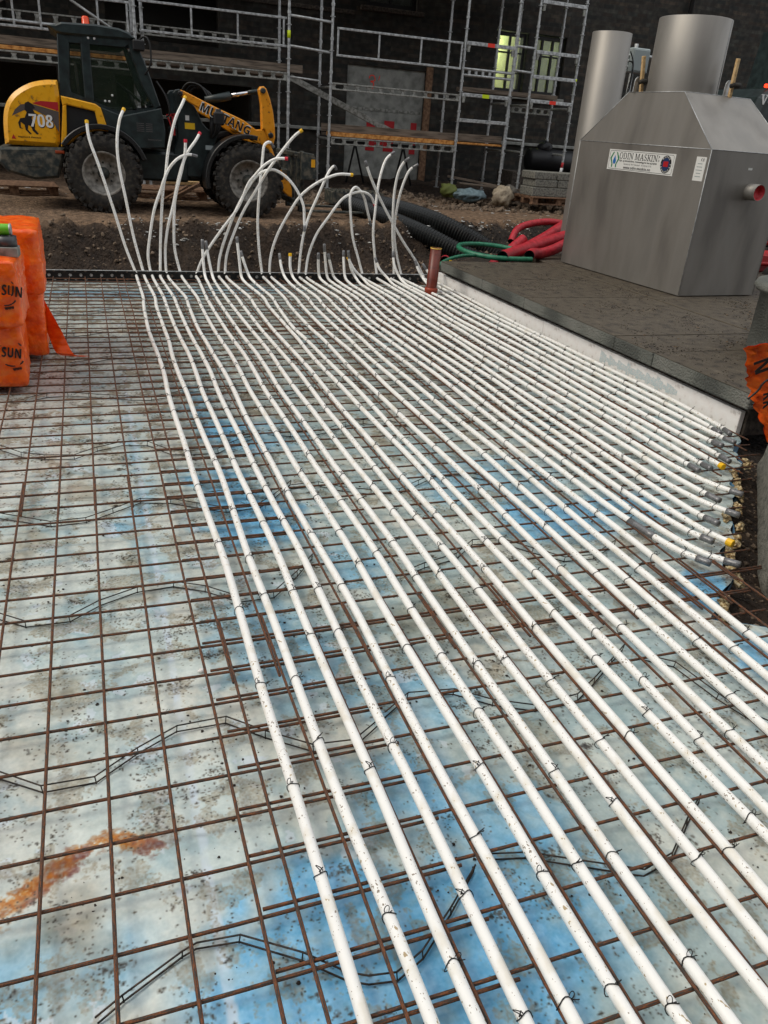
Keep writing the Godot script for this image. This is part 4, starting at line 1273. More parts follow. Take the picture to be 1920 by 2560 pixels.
func make_brown_pipe():
	var t = thing("drain_pipe", "upright brown plastic drain pipe standing beside the white pipes", "drain pipe", Vector3(3.42, 0.0, -7.9))
	var s = mb(true)
	var X = Transform3D(Basis(Vector3.BACK, -0.03), Vector3.ZERO)
	lathe(s, [Vector2(0.058, 0.0), Vector2(0.058, 0.515), Vector2(0.053, 0.515), Vector2(0.053, 0.2)], 32, X)
	obj("pipe_wall", s, M.pvc, t)
	s = mb(true)
	lathe(s, [Vector2(0.066, 0.0), Vector2(0.067, 0.07), Vector2(0.072, 0.08), Vector2(0.072, 0.098), Vector2(0.066, 0.106), Vector2(0.058, 0.108)], 32, X)
	obj("socket", s, M.pvc_socket, t)
	s = mb(true)
	lathe(s, [Vector2(0.0595, 0.508), Vector2(0.0595, 0.517), Vector2(0.052, 0.517)], 32, X)
	obj("cut_edge", s, plain(c8(206, 168, 70), 0.6), t)

func corrugated(called, label, group, P, r, m, per = 14, pitch = 0.016):
	var base = P[0]
	for p in P:
		if p.y < base.y: base = p
	var C = catmull(P, per)
	# resample evenly at the corrugation pitch
	var pts = [C[0] - base]
	var acc = 0.0
	for i in range(1, C.size()):
		var a = C[i - 1]; var b = C[i]
		var L = (b - a).length()
		var q = pitch - acc
		while q <= L:
			pts.append(a.lerp(b, q / L) - base)
			q += pitch
		acc = fposmod(acc + L, pitch)
	var t = thing(called, label, "duct", base, 0, group)
	var s = mb(true)
	if r > 0.1: s.set_smooth_group(-1)
	tube(s, pts, r, 24 if r > 0.1 else 16, false, r * (0.06 if r > 0.1 else 0.04))
	obj("duct_wall", s, m, t)
	# open ends: inner wall
	for e in 2:
		var a = pts[0] if e == 0 else pts[pts.size() - 1]
		var d = (pts[0] - pts[3]).normalized() if e == 0 else (pts[pts.size() - 1] - pts[pts.size() - 4]).normalized()
		s = mb(true)
		lathe(s, [Vector2(r, 0), Vector2(r * 0.9, 0.002), Vector2(r * 0.88, -0.12), Vector2(0, -0.12)], 16, Transform3D(rot_to(d), a))
		obj("open_end", s, M.black if e == 0 else m, t)
	return t

func make_ducts():
	var g = "black corrugated ducts in the trench"
	corrugated("black_duct", "upper thick black corrugated duct sloping into the trench", g, [Vector3(4.05, 0.56, -12.5), Vector3(4.45, 0.52, -11.8), Vector3(4.85, 0.42, -11.2), Vector3(5.25, 0.24, -10.8), Vector3(5.6, 0.04, -10.4), Vector3(5.9, -0.05, -10.0)], 0.135, M.duct_black, 14, 0.022)
	corrugated("black_duct", "lower thick black corrugated duct sloping into the trench", g, [Vector3(3.75, 0.54, -12.2), Vector3(4.1, 0.44, -11.5), Vector3(4.5, 0.30, -10.9), Vector3(4.85, 0.14, -10.5), Vector3(5.2, 0.02, -10.2), Vector3(5.5, 0.0, -9.9)], 0.12, M.duct_black, 14, 0.022)
	g = "red corrugated ducts behind the slabs"
	corrugated("red_duct", "red corrugated duct in front, its end resting by the green hose", g, [Vector3(4.58, 0.34, -8.55), Vector3(4.95, 0.37, -8.85), Vector3(5.35, 0.43, -9.05), Vector3(5.8, 0.52, -9.2), Vector3(6.5, 0.6, -9.45), Vector3(7.4, 0.6, -9.8)], 0.072, M.duct_red)
	corrugated("red_duct", "smooth red duct with an open dark mouth, second from the front", g, [Vector3(5.42, 0.42, -9.6), Vector3(5.25, 0.33, -9.52), Vector3(5.0, 0.18, -9.42), Vector3(4.8, 0.04, -9.36)], 0.066, M.duct_red, 14, 0.03)
	corrugated("red_duct", "long straight red duct lying behind the front one", g, [Vector3(5.1, 0.24, -9.3), Vector3(5.7, 0.42, -9.6), Vector3(6.3, 0.6, -9.95), Vector3(7.0, 0.7, -10.3)], 0.075, M.duct_red)
	corrugated("red_duct", "thin red duct arching over the open mouth", g, [Vector3(5.35, 0.36, -9.8), Vector3(5.5, 0.50, -9.95), Vector3(5.75, 0.57, -10.05), Vector3(6.1, 0.60, -10.1), Vector3(6.6, 0.54, -10.2)], 0.045, M.duct_red)
	corrugated("red_duct", "bent red duct at the foot of the tank, nearest the slab", g, [Vector3(4.98, 0.355, -8.62), Vector3(5.08, 0.37, -8.72), Vector3(5.22, 0.36, -8.78), Vector3(5.42, 0.40, -8.83), Vector3(5.75, 0.48, -8.95), Vector3(6.2, 0.5, -9.0)], 0.062, M.duct_red)
	corrugated("red_duct", "short end of red duct sticking out above the others beside the tank", g, [Vector3(6.72, 0.72, -10.6), Vector3(7.0, 0.72, -10.65), Vector3(7.4, 0.68, -10.7)], 0.07, M.duct_red)
	corrugated("red_duct", "short red duct stub with a black rim in the trench by the hose", g, [Vector3(4.02, 0.22, -8.95), Vector3(4.12, 0.2, -9.15), Vector3(4.25, 0.12, -9.4)], 0.06, M.duct_red)
	# green hose
	var P = [Vector3(3.58, 0.15, -8.25), Vector3(3.78, 0.27, -8.5), Vector3(4.05, 0.33, -8.62), Vector3(4.3, 0.33, -8.72)]
	var t = thing("green_hose", "green hose coiled in a loop at the far slab corner", "hose", Vector3(4.4, 0.3, -9.0))
	var Q = [Vector3(4.95, 0.33, -8.5), Vector3(4.72, 0.33, -8.5), Vector3(4.48, 0.33, -8.58), Vector3(4.30, 0.34, -8.78), Vector3(4.24, 0.36, -9.02), Vector3(4.36, 0.37, -9.28), Vector3(4.62, 0.37, -9.4), Vector3(4.9, 0.36, -9.35), Vector3(5.1, 0.34, -9.2), Vector3(5.3, 0.30, -9.1)]
	var L = []
	for q in catmull(Q, 10): L.append(q - t.position)
	var s = mb(true); tube(s, L, 0.029, 12); obj("loop", s, M.hose_green, t)
	L = []
	for q in catmull(P, 8): L.append(q - t.position)
	s = mb(true); tube(s, L, 0.02, 10); obj("tail", s, M.hose_green, t)
	s = mb(true); tube(s, [L[0], L[0] + Vector3(-0.1, -0.06, 0.12)], 0.014, 8); obj("nozzle", s, M.galv, t)
	# short yellow peg at the slab corner
	s = mb(false); box(s, Vector3(0, 0.05, 0), Vector3(0.03, 0.1, 0.025), 0.003)
	var o = obj("yellow_peg", s, plain(c8(190, 150, 30), 0.6)); o.position = Vector3(3.9, 0.2, -8.52)
	tag(o, "short yellow wooden peg at the far slab corner", "peg")

func make_near_right():
	# concrete wall along the diagonal pit
	var t = thing("concrete_wall", "rough grey concrete wall along the pit at the right border", "concrete wall", Vector3(2.6, -0.16, -2.1))
	var d = Vector3(0.68, 0, -0.733).normalized()
	var nrm_ = Vector3(d.z, 0, -d.x) * -1.0     # towards the outside (right, near)
	var s = mb(true)
	var L := 1.75
	var prof = [Vector2(0.0, 0.0), Vector2(-0.02, 0.06), Vector2(0.0, 0.12), Vector2(0.045, 0.7), Vector2(0.07, 0.76), Vector2(0.12, 0.78), Vector2(0.5, 0.78), Vector2(0.6, 0.0)]
	var n = noise(150, 5.0, 3)
	var rows = 22
	var R = []
	for i in rows + 1:
		var u = float(i) / rows
		var row = []
		# the near end is rounded off
		var pull = 0.13 * pow(1.0 - min(1.0, u * 8.0), 2.0)
		for k in prof.size():
			var p = prof[k]
			var v = d * (u * L) + nrm_ * (p.x + pull) + Vector3(0, p.y, 0)
			v += nrm_ * 0.006 * n.get_noise_3d(v.x * 3.0, v.y * 3.0, v.z * 3.0)
			row.append(v)
		R.append(row)
	for i in rows:
		for k in prof.size() - 1:
			quad(s, R[i][k], R[i + 1][k], R[i + 1][k + 1], R[i][k + 1])
	for e in [0, rows]:
		var c = Vector3.ZERO
		for v in R[e]: c += v / R[e].size()
		for k in prof.size(): tri(s, c, R[e][k], R[e][(k + 1) % prof.size()])
	obj("wall_block", s, M.concrete_block, t)
	# round concrete ring standing on the slab
	t = thing("concrete_ring", "grey concrete manhole ring on the slab at the right border", "concrete ring", Vector3(5.13, 0.26, -4.3))
	s = mb(true)
	lathe(s, [Vector2(0.56, 0), Vector2(0.56, 0.46), Vector2(0.60, 0.47), Vector2(0.62, 0.5), Vector2(0.6, 0.535), Vector2(0.5, 0.54), Vector2(0.49, 0.5), Vector2(0.48, 0)], 48)
	obj("ring_wall", s, M.concrete_edge, t)
	# crumpled orange bag hanging over the wall
	s = mb(true)
	var nn = noise(151, 7.0, 3)
	var G = []
	var cols = 18; var rws = 26
	for j in rws + 1:
		var v = float(j) / rws
		var row = []
		for i in cols + 1:
			var u = float(i) / cols
			var left = lerp(0.0, 0.30, pow(v, 1.2)) + 0.03 * nn.get_noise_1d(v * 3.0)
			var x = lerp(left, 0.62, u)
			var y = 0.70 - 0.56 * v + 0.10 * u * (1.0 - v)
			var z = 0.035 * nn.get_noise_2d(u * 0.9, v * 1.2) + 0.02 * nn.get_noise_2d(u * 2.3 + 7.0, v * 2.3)
			row.append(Vector3(x, y, z - 0.06 * sin(v * 3.0)))
		G.append(row)
	for zz in [0.0, -0.012]:
		for j in rws:
			for i in cols:
				var o = Vector3(0, 0, zz)
				quad(s, G[j][i] + o, G[j + 1][i] + o, G[j + 1][i + 1] + o, G[j][i + 1] + o)
	t = thing("orange_bag", "crumpled orange plastic bag hanging over the concrete wall at the right border", "plastic bag", Vector3(3.25, 0.0, -3.2), -0.25)
	obj("bag_film", s, M.orange_film, t)
	text("lettering", "N", 0.07, 0.09, M.print_black, t, Vector3(0.085, 0.61, 0.04), Basis(Vector3.BACK, -1.15), "Droid Sans", 700, 0.003)
	s = mb(true)
	tube(s, catmull([Vector3(0.06, 0.42, 0.03), Vector3(0.10, 0.47, 0.035), Vector3(0.12, 0.52, 0.04), Vector3(0.18, 0.56, 0.04), Vector3(0.3, 0.58, 0.04)], 5), 0.006, 5)
	obj("printed_curve", s, M.print_black, t)
	text("lettering", "KK", 0.09, 0.05, M.print_black, t, Vector3(0.17, 0.42, 0.04), Basis(Vector3.BACK, -1.3), "Droid Sans", 700, 0.003)
	# expanding foam squeezed out along the cut edge
	var k = 0
	var zf = -3.25
	while zf < -1.86:
		s = mb(true)
		var nz = noise(160 + k, 9.0, 3)
		var len_ = rng.randf_range(0.035, 0.11)
		var seg = 10; var ring = 10
		var V = []
		for i in seg + 1:
			var row = []
			for j in ring:
				var a = PI * i / seg; var b = TAU * j / ring
				var p = Vector3(sin(a) * cos(b), cos(a), sin(a) * sin(b))
				var q = 1.0 + 1.3 * nz.get_noise_3d(p.x * 0.2, p.y * 0.2, p.z * 0.2)
				row.append(Vector3(p.x * 0.020, p.y * 0.016, p.z * len_ * 0.6) * q)
			V.append(row)
		for i in seg:
			for j in ring:
				quad(s, V[i][j], V[i][(j + 1) % ring], V[i + 1][(j + 1) % ring], V[i + 1][j])
		var o = obj("foam_lump", s, M.foam)
		o.position = Vector3(film_edge(zf) + 0.03 + rng.randf_range(-0.03, 0.025), -0.004, zf)
		o.rotation.y = 0.75 * -1.0 + rng.randf_range(-0.3, 0.3)
		tag(o, "yellowish foam lump on the diagonal edge, %s from the far end" % ORD[k], "foam lump", "expanding foam along the diagonal edge")
		zf += len_ * 1.1
		k += 1
	# blue insulation board edge below the film
	s = mb(false)
	for i in 26:
		var za = lerp(-3.55, -0.7, i / 26.0); var zb = lerp(-3.55, -0.7, (i + 1) / 26.0)
		var a = Vector3(film_edge(za) + 0.006, 0.002, za); var b = Vector3(film_edge(zb) + 0.006, 0.002, zb)
		quad(s, a, b, b - Vector3(0.01, 0.16, 0), a - Vector3(0.01, 0.16, 0))
	struct("insulation_edge", s, surf(165, [c8(70, 120, 160), c8(104, 150, 184), c8(150, 140, 120)], [0.3, 0.5, 0.75], 3.0, 0.7))

# ---------------------------------------------------------------- wheel loader
func wheel(parent, x, y, zc, near):
	# axle along z, tyre radius 0.465
	var w := Node3D.new()
	w.name = "wheel"
	parent.add_child(w, true)
	w.position = Vector3(x, y, zc)
	var X = Transform3D(Basis(Vector3.RIGHT, PI / 2), Vector3.ZERO)
	var s = mb(true)
	var R = 0.455
	lathe(s, [Vector2(0.26, -0.15), Vector2(0.30, -0.175), Vector2(0.38, -0.175), Vector2(0.43, -0.15), Vector2(R, -0.11), Vector2(R, 0.11), Vector2(0.43, 0.15), Vector2(0.38, 0.175), Vector2(0.30, 0.175), Vector2(0.26, 0.15)], 48, X)
	obj("tyre", s, M.rubber, w)
	s = mb(false)
	for i in 22:
		for sd in [-1, 1]:
			var a = TAU * (i + (0.5 if sd > 0 else 0.0)) / 22.0
			var B = Basis(Vector3.BACK, a)
			box(s, B * Vector3(R + 0.006, 0.02, sd * 0.085), Vector3(0.04, 0.05, 0.14), 0.006, B * Basis(Vector3.RIGHT, 0.5 * sd))
			box(s, B * Vector3(R - 0.035, 0.045, sd * 0.155), Vector3(0.07, 0.05, 0.03), 0.006, B)
	obj("tread", s, M.rubber, w)
	s = mb(true)
	lathe(s, [Vector2(0.0, 0.045), Vector2(0.075, 0.045), Vector2(0.08, 0.03), Vector2(0.16, 0.025), Vector2(0.19, 0.05), Vector2(0.225, 0.06), Vector2(0.235, 0.14), Vector2(0.262, 0.152), Vector2(0.268, 0.14)], 40, X)
	obj("rim", s, M.rim, w)
	s = mb(true)
	lathe(s, [Vector2(0.0, 0.11), Vector2(0.05, 0.105), Vector2(0.062, 0.09), Vector2(0.066, 0.03)], 24, X)
	obj("hub", s, M.loader_mud, w)
	for i in 8:
		var a = TAU * i / 8.0
		s = mb(false)
		lathe(s, [Vector2(0.0, 0.05), Vector2(0.014, 0.05), Vector2(0.014, 0.02)], 6, X * Transform3D(Basis(), Vector3(cos(a) * 0.125, 0, sin(a) * 0.125)))
		obj("wheel_bolt", s, M.loader_mud, w)
	if not near: w.rotation.y = PI

func fender(parent, x, y, r0, r1, a0, a1, z0, z1):
	var s = mb(true)
	var p = PackedVector2Array()
	var n = 16
	for i in n + 1:
		var a = lerp(a0, a1, float(i) / n); p.append(Vector2(x + cos(a) * r1, y + sin(a) * r1))
	for i in n + 1:
		var a = lerp(a1, a0, float(i) / n); p.append(Vector2(x + cos(a) * r0, y + sin(a) * r0))
	s.set_smooth_group(-1)
	prism(s, p, z0, z1, 0.008)
	obj("fender", s, M.black_plastic, parent)

func part(called, pts, z0, z1, m, parent, bev = 0.0):
	var s = mb(false)
	prism(s, flat(pts), z0, z1, bev)
	return obj(called, s, m, parent)

func make_loader():
	var t = thing("wheel_loader", "yellow and dark green compact wheel loader with raised lift arm", "wheel loader", Vector3(1.1, 0.385, -11.3))
	# z: 0 is the near tyre face, -1.72 the far one
	for q in [[-0.86, -0.175, true], [-0.86, -1.545, false], [0.99, -0.175, true], [0.99, -1.545, false]]:
		wheel(t, q[0], 0.462, q[1], q[2])
	# engine hood
	var hc = [Vector3(-1.98, 0.73, 0), Vector3(-1.97, 0.95, 0), Vector3(-1.94, 1.11, 0), Vector3(-1.88, 1.23, 0), Vector3(-1.78, 1.33, 0), Vector3(-1.62, 1.42, 0), Vector3(-1.45, 1.465, 0), Vector3(-1.31, 1.475, 0)]
	var ho = []
	for v in catmull(hc, 5): ho += [v.x, v.y]
	ho += [-1.30, 1.29, -1.345, 0.79, -1.375, 0.73]
	part("engine_hood", ho, -0.16, -1.56, M.loader_yellow, t, 0.05)
	part("side_panel", [-1.285,1.31, -1.14,1.29, -0.89,1.25, -0.83,1.21, -0.76,0.955, -0.80,0.95, -0.88,1.02, -0.905,1.165, -1.23,1.215, -1.275,1.2], -0.155, -0.22, M.loader_yellow, t, 0.012)
	part("side_panel", [-1.275,1.2, -1.23,1.215, -1.26,0.85, -1.19,0.885, -1.08,0.955, -0.88,1.02, -0.80,0.95, -0.94,0.935, -1.11,0.875, -1.20,0.80, -1.26,0.765, -1.34,0.74], -0.155, -0.22, M.loader_yellow, t, 0.012)
	part("panel_mesh", [-1.25,1.23, -0.89,1.18, -0.84,0.99, -1.06,0.94, -1.2,0.87, -1.28,0.82], -0.2, -0.215, M.black, t)
	part("engine_bay", [-1.34,1.27, -0.85,1.2, -0.78,0.96, -1.34,0.72], -0.26, -1.46, M.black, t)
	part("side_panel", [-1.285,1.31, -0.89,1.25, -0.83,1.21, -0.76,0.955, -1.11,0.875, -1.34,0.74], -1.5, -1.56, M.loader_yellow, t, 0.01)
	# counterweight
	part("counterweight", [-2.05,0.70, -1.29,0.735, -1.335,0.58, -1.40,0.38, -1.68,0.345, -1.98,0.42, -2.08,0.53], -0.12, -1.6, M.loader_mud, t, 0.03)
	var s = mb(false); box(s, Vector3(-1.66, 0.57, -0.118), Vector3(0.17, 0.15, 0.012), 0.004); obj("step_plate", s, M.loader_mud, t)
	s = mb(false); box(s, Vector3(-1.36, 0.68, -0.115), Vector3(0.11, 0.035, 0.02), 0.006); obj("marker_lamp", s, plain(c8(150, 60, 26), 0.35), t)
	# chassis
	s = mb(false); box(s, Vector3(-0.5, 0.56, -0.86), Vector3(1.5, 0.36, 0.9), 0.03); obj("rear_frame", s, M.loader_green, t)
	s = mb(false); box(s, Vector3(0.75, 0.56, -0.86), Vector3(1.0, 0.34, 0.62), 0.03); obj("front_frame", s, M.loader_green, t)
	s = mb(true)
	for x in [-0.86, 0.99]: tube(s, [Vector3(x, 0.462, -0.1), Vector3(x, 0.462, -1.62)], 0.075, 10)
	obj("axles", s, M.loader_mud, t)
	# fenders
	fender(t, -0.86, 0.455, 0.515, 0.575, 0.35, 2.55, -0.06, -0.42)
	fender(t, -0.86, 0.455, 0.515, 0.575, 0.35, 2.55, -1.3, -1.66)
	fender(t, 0.99, 0.455, 0.52, 0.575, 1.35, 3.35, -0.02, -0.38)
	fender(t, 0.99, 0.455, 0.52, 0.575, 1.35, 3.35, -1.34, -1.7)
	# cab side below the glass and step
	part("cab_side", [-0.83,1.22, -0.58,1.14, -0.10,1.26, -0.06,1.0, -0.08,0.80, -0.42,0.77, -0.58,0.90, -0.76,0.95], -0.16, -0.24, M.loader_green, t, 0.012)
	part("cab_side", [-0.83,1.22, -0.10,1.26, -0.06,1.0, -0.08,0.80, -0.42,0.77, -0.76,0.95], -1.48, -1.56, M.loader_green, t, 0.012)
	s = mb(false); box(s, Vector3(-0.45, 1.0, -0.86), Vector3(0.72, 0.42, 1.2), 0.02); obj("cab_floor", s, M.loader_green, t)
	for k in 5:
		s = mb(false); box(s, Vector3(-0.37, 0.98 + k * 0.022, -0.158), Vector3(0.09, 0.006, 0.006)); obj("vent_slot", s, M.grey_print, t)
		s = mb(false); box(s, Vector3(-0.26, 0.98 + k * 0.022, -0.158), Vector3(0.08, 0.006, 0.006)); obj("vent_slot", s, M.grey_print, t)
	text("lettering", "Mustang Compact", 0.17, 0.022, M.grey_print, t, Vector3(-0.20, 0.885, -0.157), Basis(), "Droid Sans", 700, 0.002)
	# cab frame: pillars near and far, roof, glass
	for sd in 2:
		var za = -0.22 if sd == 0 else -1.44
		var zb = za - 0.06
		part("rear_pillar", [-1.26,1.97, -1.19,2.0, -1.13,1.9, -1.17,1.42, -1.15,1.28, -1.30,1.30, -1.29,1.5], za, zb, M.loader_green, t, 0.012)
		part("middle_pillar", [-1.0,1.98, -0.90,1.98, -0.90,1.3, -0.93,1.22, -1.01,1.24], za, zb, M.loader_green, t, 0.012)
		part("front_pillar", [-0.47,2.0, -0.37,2.01, -0.23,1.67, -0.10,1.28, -0.17,1.24, -0.32,1.5, -0.40,1.75], za, zb, M.loader_green, t, 0.012)
		part("door_sill", [-1.16,1.36, -1.0,1.31, -0.6,1.18, -0.18,1.26, -0.14,1.24, -0.58,1.12, -1.16,1.27], za - 0.002, zb, M.loader_green, t)
		part("door_header", [-1.2,1.99, -1.13,1.89, -0.5,1.9, -0.44,1.94, -0.40,2.0], za - 0.004, zb + 0.002, M.loader_green, t)
		part("side_glass", [-1.17,1.9, -0.98,1.92, -0.98,1.28, -1.16,1.32], za - 0.025, za - 0.03, M.glass, t)
		part("side_glass", [-0.91,1.92, -0.5,1.92, -0.38,1.7, -0.2,1.3, -0.6,1.18, -0.91,1.27], za - 0.025, za - 0.03, M.glass, t)
	var roof = part("cab_roof", [-1.36,2.045, -1.27,2.06, -1.2,2.09, -0.81,2.105, -0.55,2.09, -0.44,2.06, -0.36,2.0, -0.42,1.98, -1.2,1.965, -1.27,1.98], -0.19, -1.53, M.loader_green, t, 0.02)
	for q in [[-1.27, 1.93, 1.36, -1.27], [-0.42, 1.93, 1.28, -0.13]]:
		s = mb(false)
		quad(s, Vector3(q[0], q[1], -0.26), Vector3(q[3], q[2], -0.26), Vector3(q[3], q[2], -1.44), Vector3(q[0], q[1], -1.44))
		obj("windscreen", s, M.glass, t)
	part("seat", [-1.05,1.2, -0.72,1.2, -0.7,1.3, -0.93,1.33, -1.0,1.72, -1.1,1.72, -1.08,1.3], -0.62, -1.1, M.black, t, 0.03)
	s = mb(true)
	var ring = []
	for i in 17:
		var a = TAU * i / 16.0
		ring.append(Vector3(-0.45, 1.42, -0.86) + Basis(Vector3.BACK, -0.6) * Vector3(cos(a) * 0.17, 0, sin(a) * 0.17))
	tube(s, ring, 0.014, 6)
	tube(s, [Vector3(-0.45, 1.42, -0.86), Vector3(-0.35, 1.15, -0.86)], 0.03, 8)
	obj("steering_wheel", s, M.black, t)
	s = mb(true); lathe(s, [Vector2(0.055, 0), Vector2(0.055, 0.015), Vector2(0.045, 0.02), Vector2(0.042, 0.085), Vector2(0.03, 0.1), Vector2(0, 0.105)], 20, Transform3D(Basis(), Vector3(-0.92, 2.1, -0.5))); obj("beacon", s, M.beacon, t)
	for q in [[-1.05, 1.955], [-0.98, 1.955]]:
		s = mb(true); lathe(s, [Vector2(0, 0.006), Vector2(0.012, 0.004), Vector2(0.014, 0)], 10, Transform3D(Basis(Vector3.RIGHT, PI / 2), Vector3(q[0] + 0.14, q[1], -0.218))); obj("hinge_bolt", s, M.white_print, t)
	for q in [[-0.79, 1.29], [-0.70, 1.36], [-0.74, 1.29]]:
		s = mb(true); lathe(s, [Vector2(0, 0.006), Vector2(0.012, 0.004), Vector2(0.014, 0)], 10, Transform3D(Basis(Vector3.RIGHT, PI / 2), Vector3(q[0] + 0.02, q[1], -0.235))); obj("hinge_bolt", s, M.white_print, t)
	s = mb(true)
	tube(s, catmull([Vector3(-0.33, 1.98, -0.25), Vector3(-0.25, 2.03, -0.18), Vector3(-0.2, 1.95, -0.14), Vector3(-0.2, 1.75, -0.14), Vector3(-0.27, 1.62, -0.2)], 5), 0.011, 6)
	obj("mirror_bracket", s, M.black, t)
	s = mb(false); box(s, Vector3(-0.33, 1.93, -0.2), Vector3(0.14, 0.12, 0.08), 0.015); obj("work_lamp", s, M.black, t)
	s = mb(true)
	tube(s, catmull([Vector3(-0.14, 1.56, -0.2), Vector3(-0.04, 1.4, -0.13), Vector3(0.0, 1.22, -0.13), Vector3(-0.04, 1.16, -0.2)], 5), 0.011, 6)
	obj("grab_rail", s, M.black, t)
	s = mb(false); bar(s, Vector3(-0.02, 1.18, -0.4), Vector3(0.1, 1.2, -0.4), 0.03, 0.03); bar(s, Vector3(0.06, 1.2, -0.4), Vector3(0.07, 0.95, -0.4), 0.03, 0.03); bar(s, Vector3(0.0, 1.16, -0.4), Vector3(0.06, 1.0, -0.4), 0.02, 0.02)
	obj("red_bracket", s, M.red_steel, t)
	# lift tower
	for sd in 2:
		var za = -0.42 if sd == 0 else -1.2
		part("tower_plate", [0.08,1.45, 0.11,1.49, 0.16,1.50, 0.22,1.47, 0.36,1.3, 0.45,1.12, 0.52,1.05, 0.65,1.0, 0.55,0.72, 0.40,0.45, 0.03,0.45, 0.06,0.77, 0.12,0.93, 0.10,1.33], za, za - 0.10, M.loader_green, t, 0.012)
	s = mb(false); box(s, Vector3(0.28, 0.75, -0.86), Vector3(0.4, 0.6, 0.8), 0.02); obj("tower_core", s, M.loader_green, t)
	s = mb(false); box(s, Vector3(0.28, 1.075, -0.418), Vector3(0.13, 0.075, 0.006)); obj("warning_sticker", s, plain(c8(238, 190, 24), 0.5), t)
	s = mb(false); box(s, Vector3(0.25, 1.17, -0.418), Vector3(0.05, 0.06, 0.006)); obj("white_sticker", s, M.label_white, t)
	s = mb(false); box(s, Vector3(0.52, 0.83, -0.36), Vector3(0.1, 0.055, 0.006)); obj("type_plate", s, M.box_grey, t)
	# lift arms, one each side, joined by a cross tube
	var arm = [0.15,1.43, 0.17,1.49, 0.22,1.475, 0.45,1.385, 0.67,1.30, 0.86,1.235, 0.98,1.19, 1.08,1.13, 1.14,1.09, 1.25,1.10, 1.34,0.93, 1.40,0.78, 1.51,0.58, 1.57,0.55, 1.65,0.37, 1.65,0.26, 1.60,0.27, 1.46,0.39, 1.41,0.60, 1.37,0.74, 1.31,0.86, 1.2,0.915, 1.09,0.95, 0.93,1.03, 0.65,1.18, 0.22,1.375]
	var arm_near = part("lift_arm", arm, -0.30, -0.40, M.arm_yellow, t, 0.01)
	part("lift_arm", arm, -1.32, -1.42, M.arm_yellow, t, 0.01)
	s = mb(true); tube(s, [Vector3(1.02, 1.08, -0.35), Vector3(1.02, 1.08, -1.37)], 0.06, 12); obj("cross_tube", s, M.arm_yellow, t)
	for q in [[0.155, 1.445, 0.032], [1.335, 1.035, 0.034]]:
		s = mb(true); lathe(s, [Vector2(q[2], 0), Vector2(q[2], 0.03), Vector2(q[2] * 0.6, 0.034), Vector2(0, 0.034)], 18, Transform3D(Basis(Vector3.RIGHT, PI / 2), Vector3(q[0], q[1], -0.28))); obj("pivot_pin", s, M.black_plastic, t)
	# bell crank and tilt cylinder
	part("bell_crank", [1.175,1.57, 1.205,1.61, 1.245,1.615, 1.28,1.585, 1.33,1.47, 1.37,1.32, 1.395,1.15, 1.40,1.01, 1.37,0.89, 1.31,0.98, 1.255,1.10, 1.22,1.10, 1.215,1.23, 1.21,1.4], -0.28, -0.40, M.arm_yellow, t, 0.012)
	s = mb(true); lathe(s, [Vector2(0.034, 0), Vector2(0.034, 0.02), Vector2(0.02, 0.025), Vector2(0, 0.025)], 16, Transform3D(Basis(Vector3.RIGHT, PI / 2), Vector3(1.228, 1.56, -0.27))); obj("pivot_pin", s, M.loader_mud, t)
	s = mb(true); tube(s, [Vector3(0.50, 1.39, -0.48), Vector3(0.83, 1.475, -0.48)], 0.052, 14); obj("cylinder_barrel", s, M.loader_green, t)
	s = mb(true); tube(s, [Vector3(0.83, 1.475, -0.48), Vector3(1.10, 1.535, -0.48)], 0.024, 12); obj("cylinder_rod", s, M.chrome, t)
	s = mb(true); tube(s, [Vector3(1.07, 1.528, -0.48), Vector3(1.22, 1.56, -0.48)], 0.03, 10); obj("rod_eye", s, M.loader_green, t)
	s = mb(true)
	for k in 3:
		tube(s, catmull([Vector3(0.2 + 0.05 * k, 1.45, -0.7), Vector3(0.3 + 0.05 * k, 1.58 - 0.02 * k, -0.65), Vector3(0.46 + 0.05 * k, 1.56 - 0.03 * k, -0.6), Vector3(0.55 + 0.03 * k, 1.42, -0.55)], 5), 0.014, 6)
		tube(s, catmull([Vector3(0.62 + 0.02 * k, 1.3, -0.28), Vector3(0.6 + 0.03 * k, 1.18, -0.24), Vector3(0.6 + 0.02 * k, 1.05, -0.26), Vector3(0.56, 0.95, -0.34)], 5), 0.014, 6)
	obj("hydraulic_hoses", s, M.black, t)
	s = mb(true); tube(s, [Vector3(0.56, 0.95, -0.36), Vector3(0.57, 1.22, -0.36)], 0.035, 10); obj("work_light_post", s, M.black, t)
	s = mb(false); box(s, Vector3(0.64, 1.19, -0.26), Vector3(0.14, 0.16, 0.07), 0.02); obj("work_light", s, M.black, t)
	# quick hitch and fork carriage
	s = mb(false)
	box(s, Vector3(1.70, 0.82, -0.86), Vector3(0.07, 0.06, 1.2), 0.01)
	box(s, Vector3(1.72, 0.20, -0.86), Vector3(0.07, 0.07, 1.2), 0.01)
	for z in [-0.3, -0.62, -1.1, -1.42]: box(s, Vector3(1.73, 0.5, z), Vector3(0.06, 0.7, 0.07), 0.01)
	box(s, Vector3(1.58, 0.45, -0.86), Vector3(0.12, 0.34, 0.7), 0.02)
	obj("fork_carriage", s, M.loader_mud, t)
	for z in [-0.45, -1.25]:
		s = mb(false)
		prism(s, flat([1.78,0.86, 1.84,0.86, 1.85,0.14, 1.84,0.06, 1.78,0.06]), z + 0.05, z - 0.05, 0.006)
		box(s, Vector3(2.35, 0.075, z), Vector3(1.1, 0.03, 0.1), 0.006)
		obj("fork", s, M.loader_mud, t)
	part("carriage_side", [1.75,0.86, 1.93,0.84, 1.97,0.75, 1.98,0.52, 1.90,0.5, 1.75,0.5], -0.2, -0.26, M.loader_mud, t, 0.01)
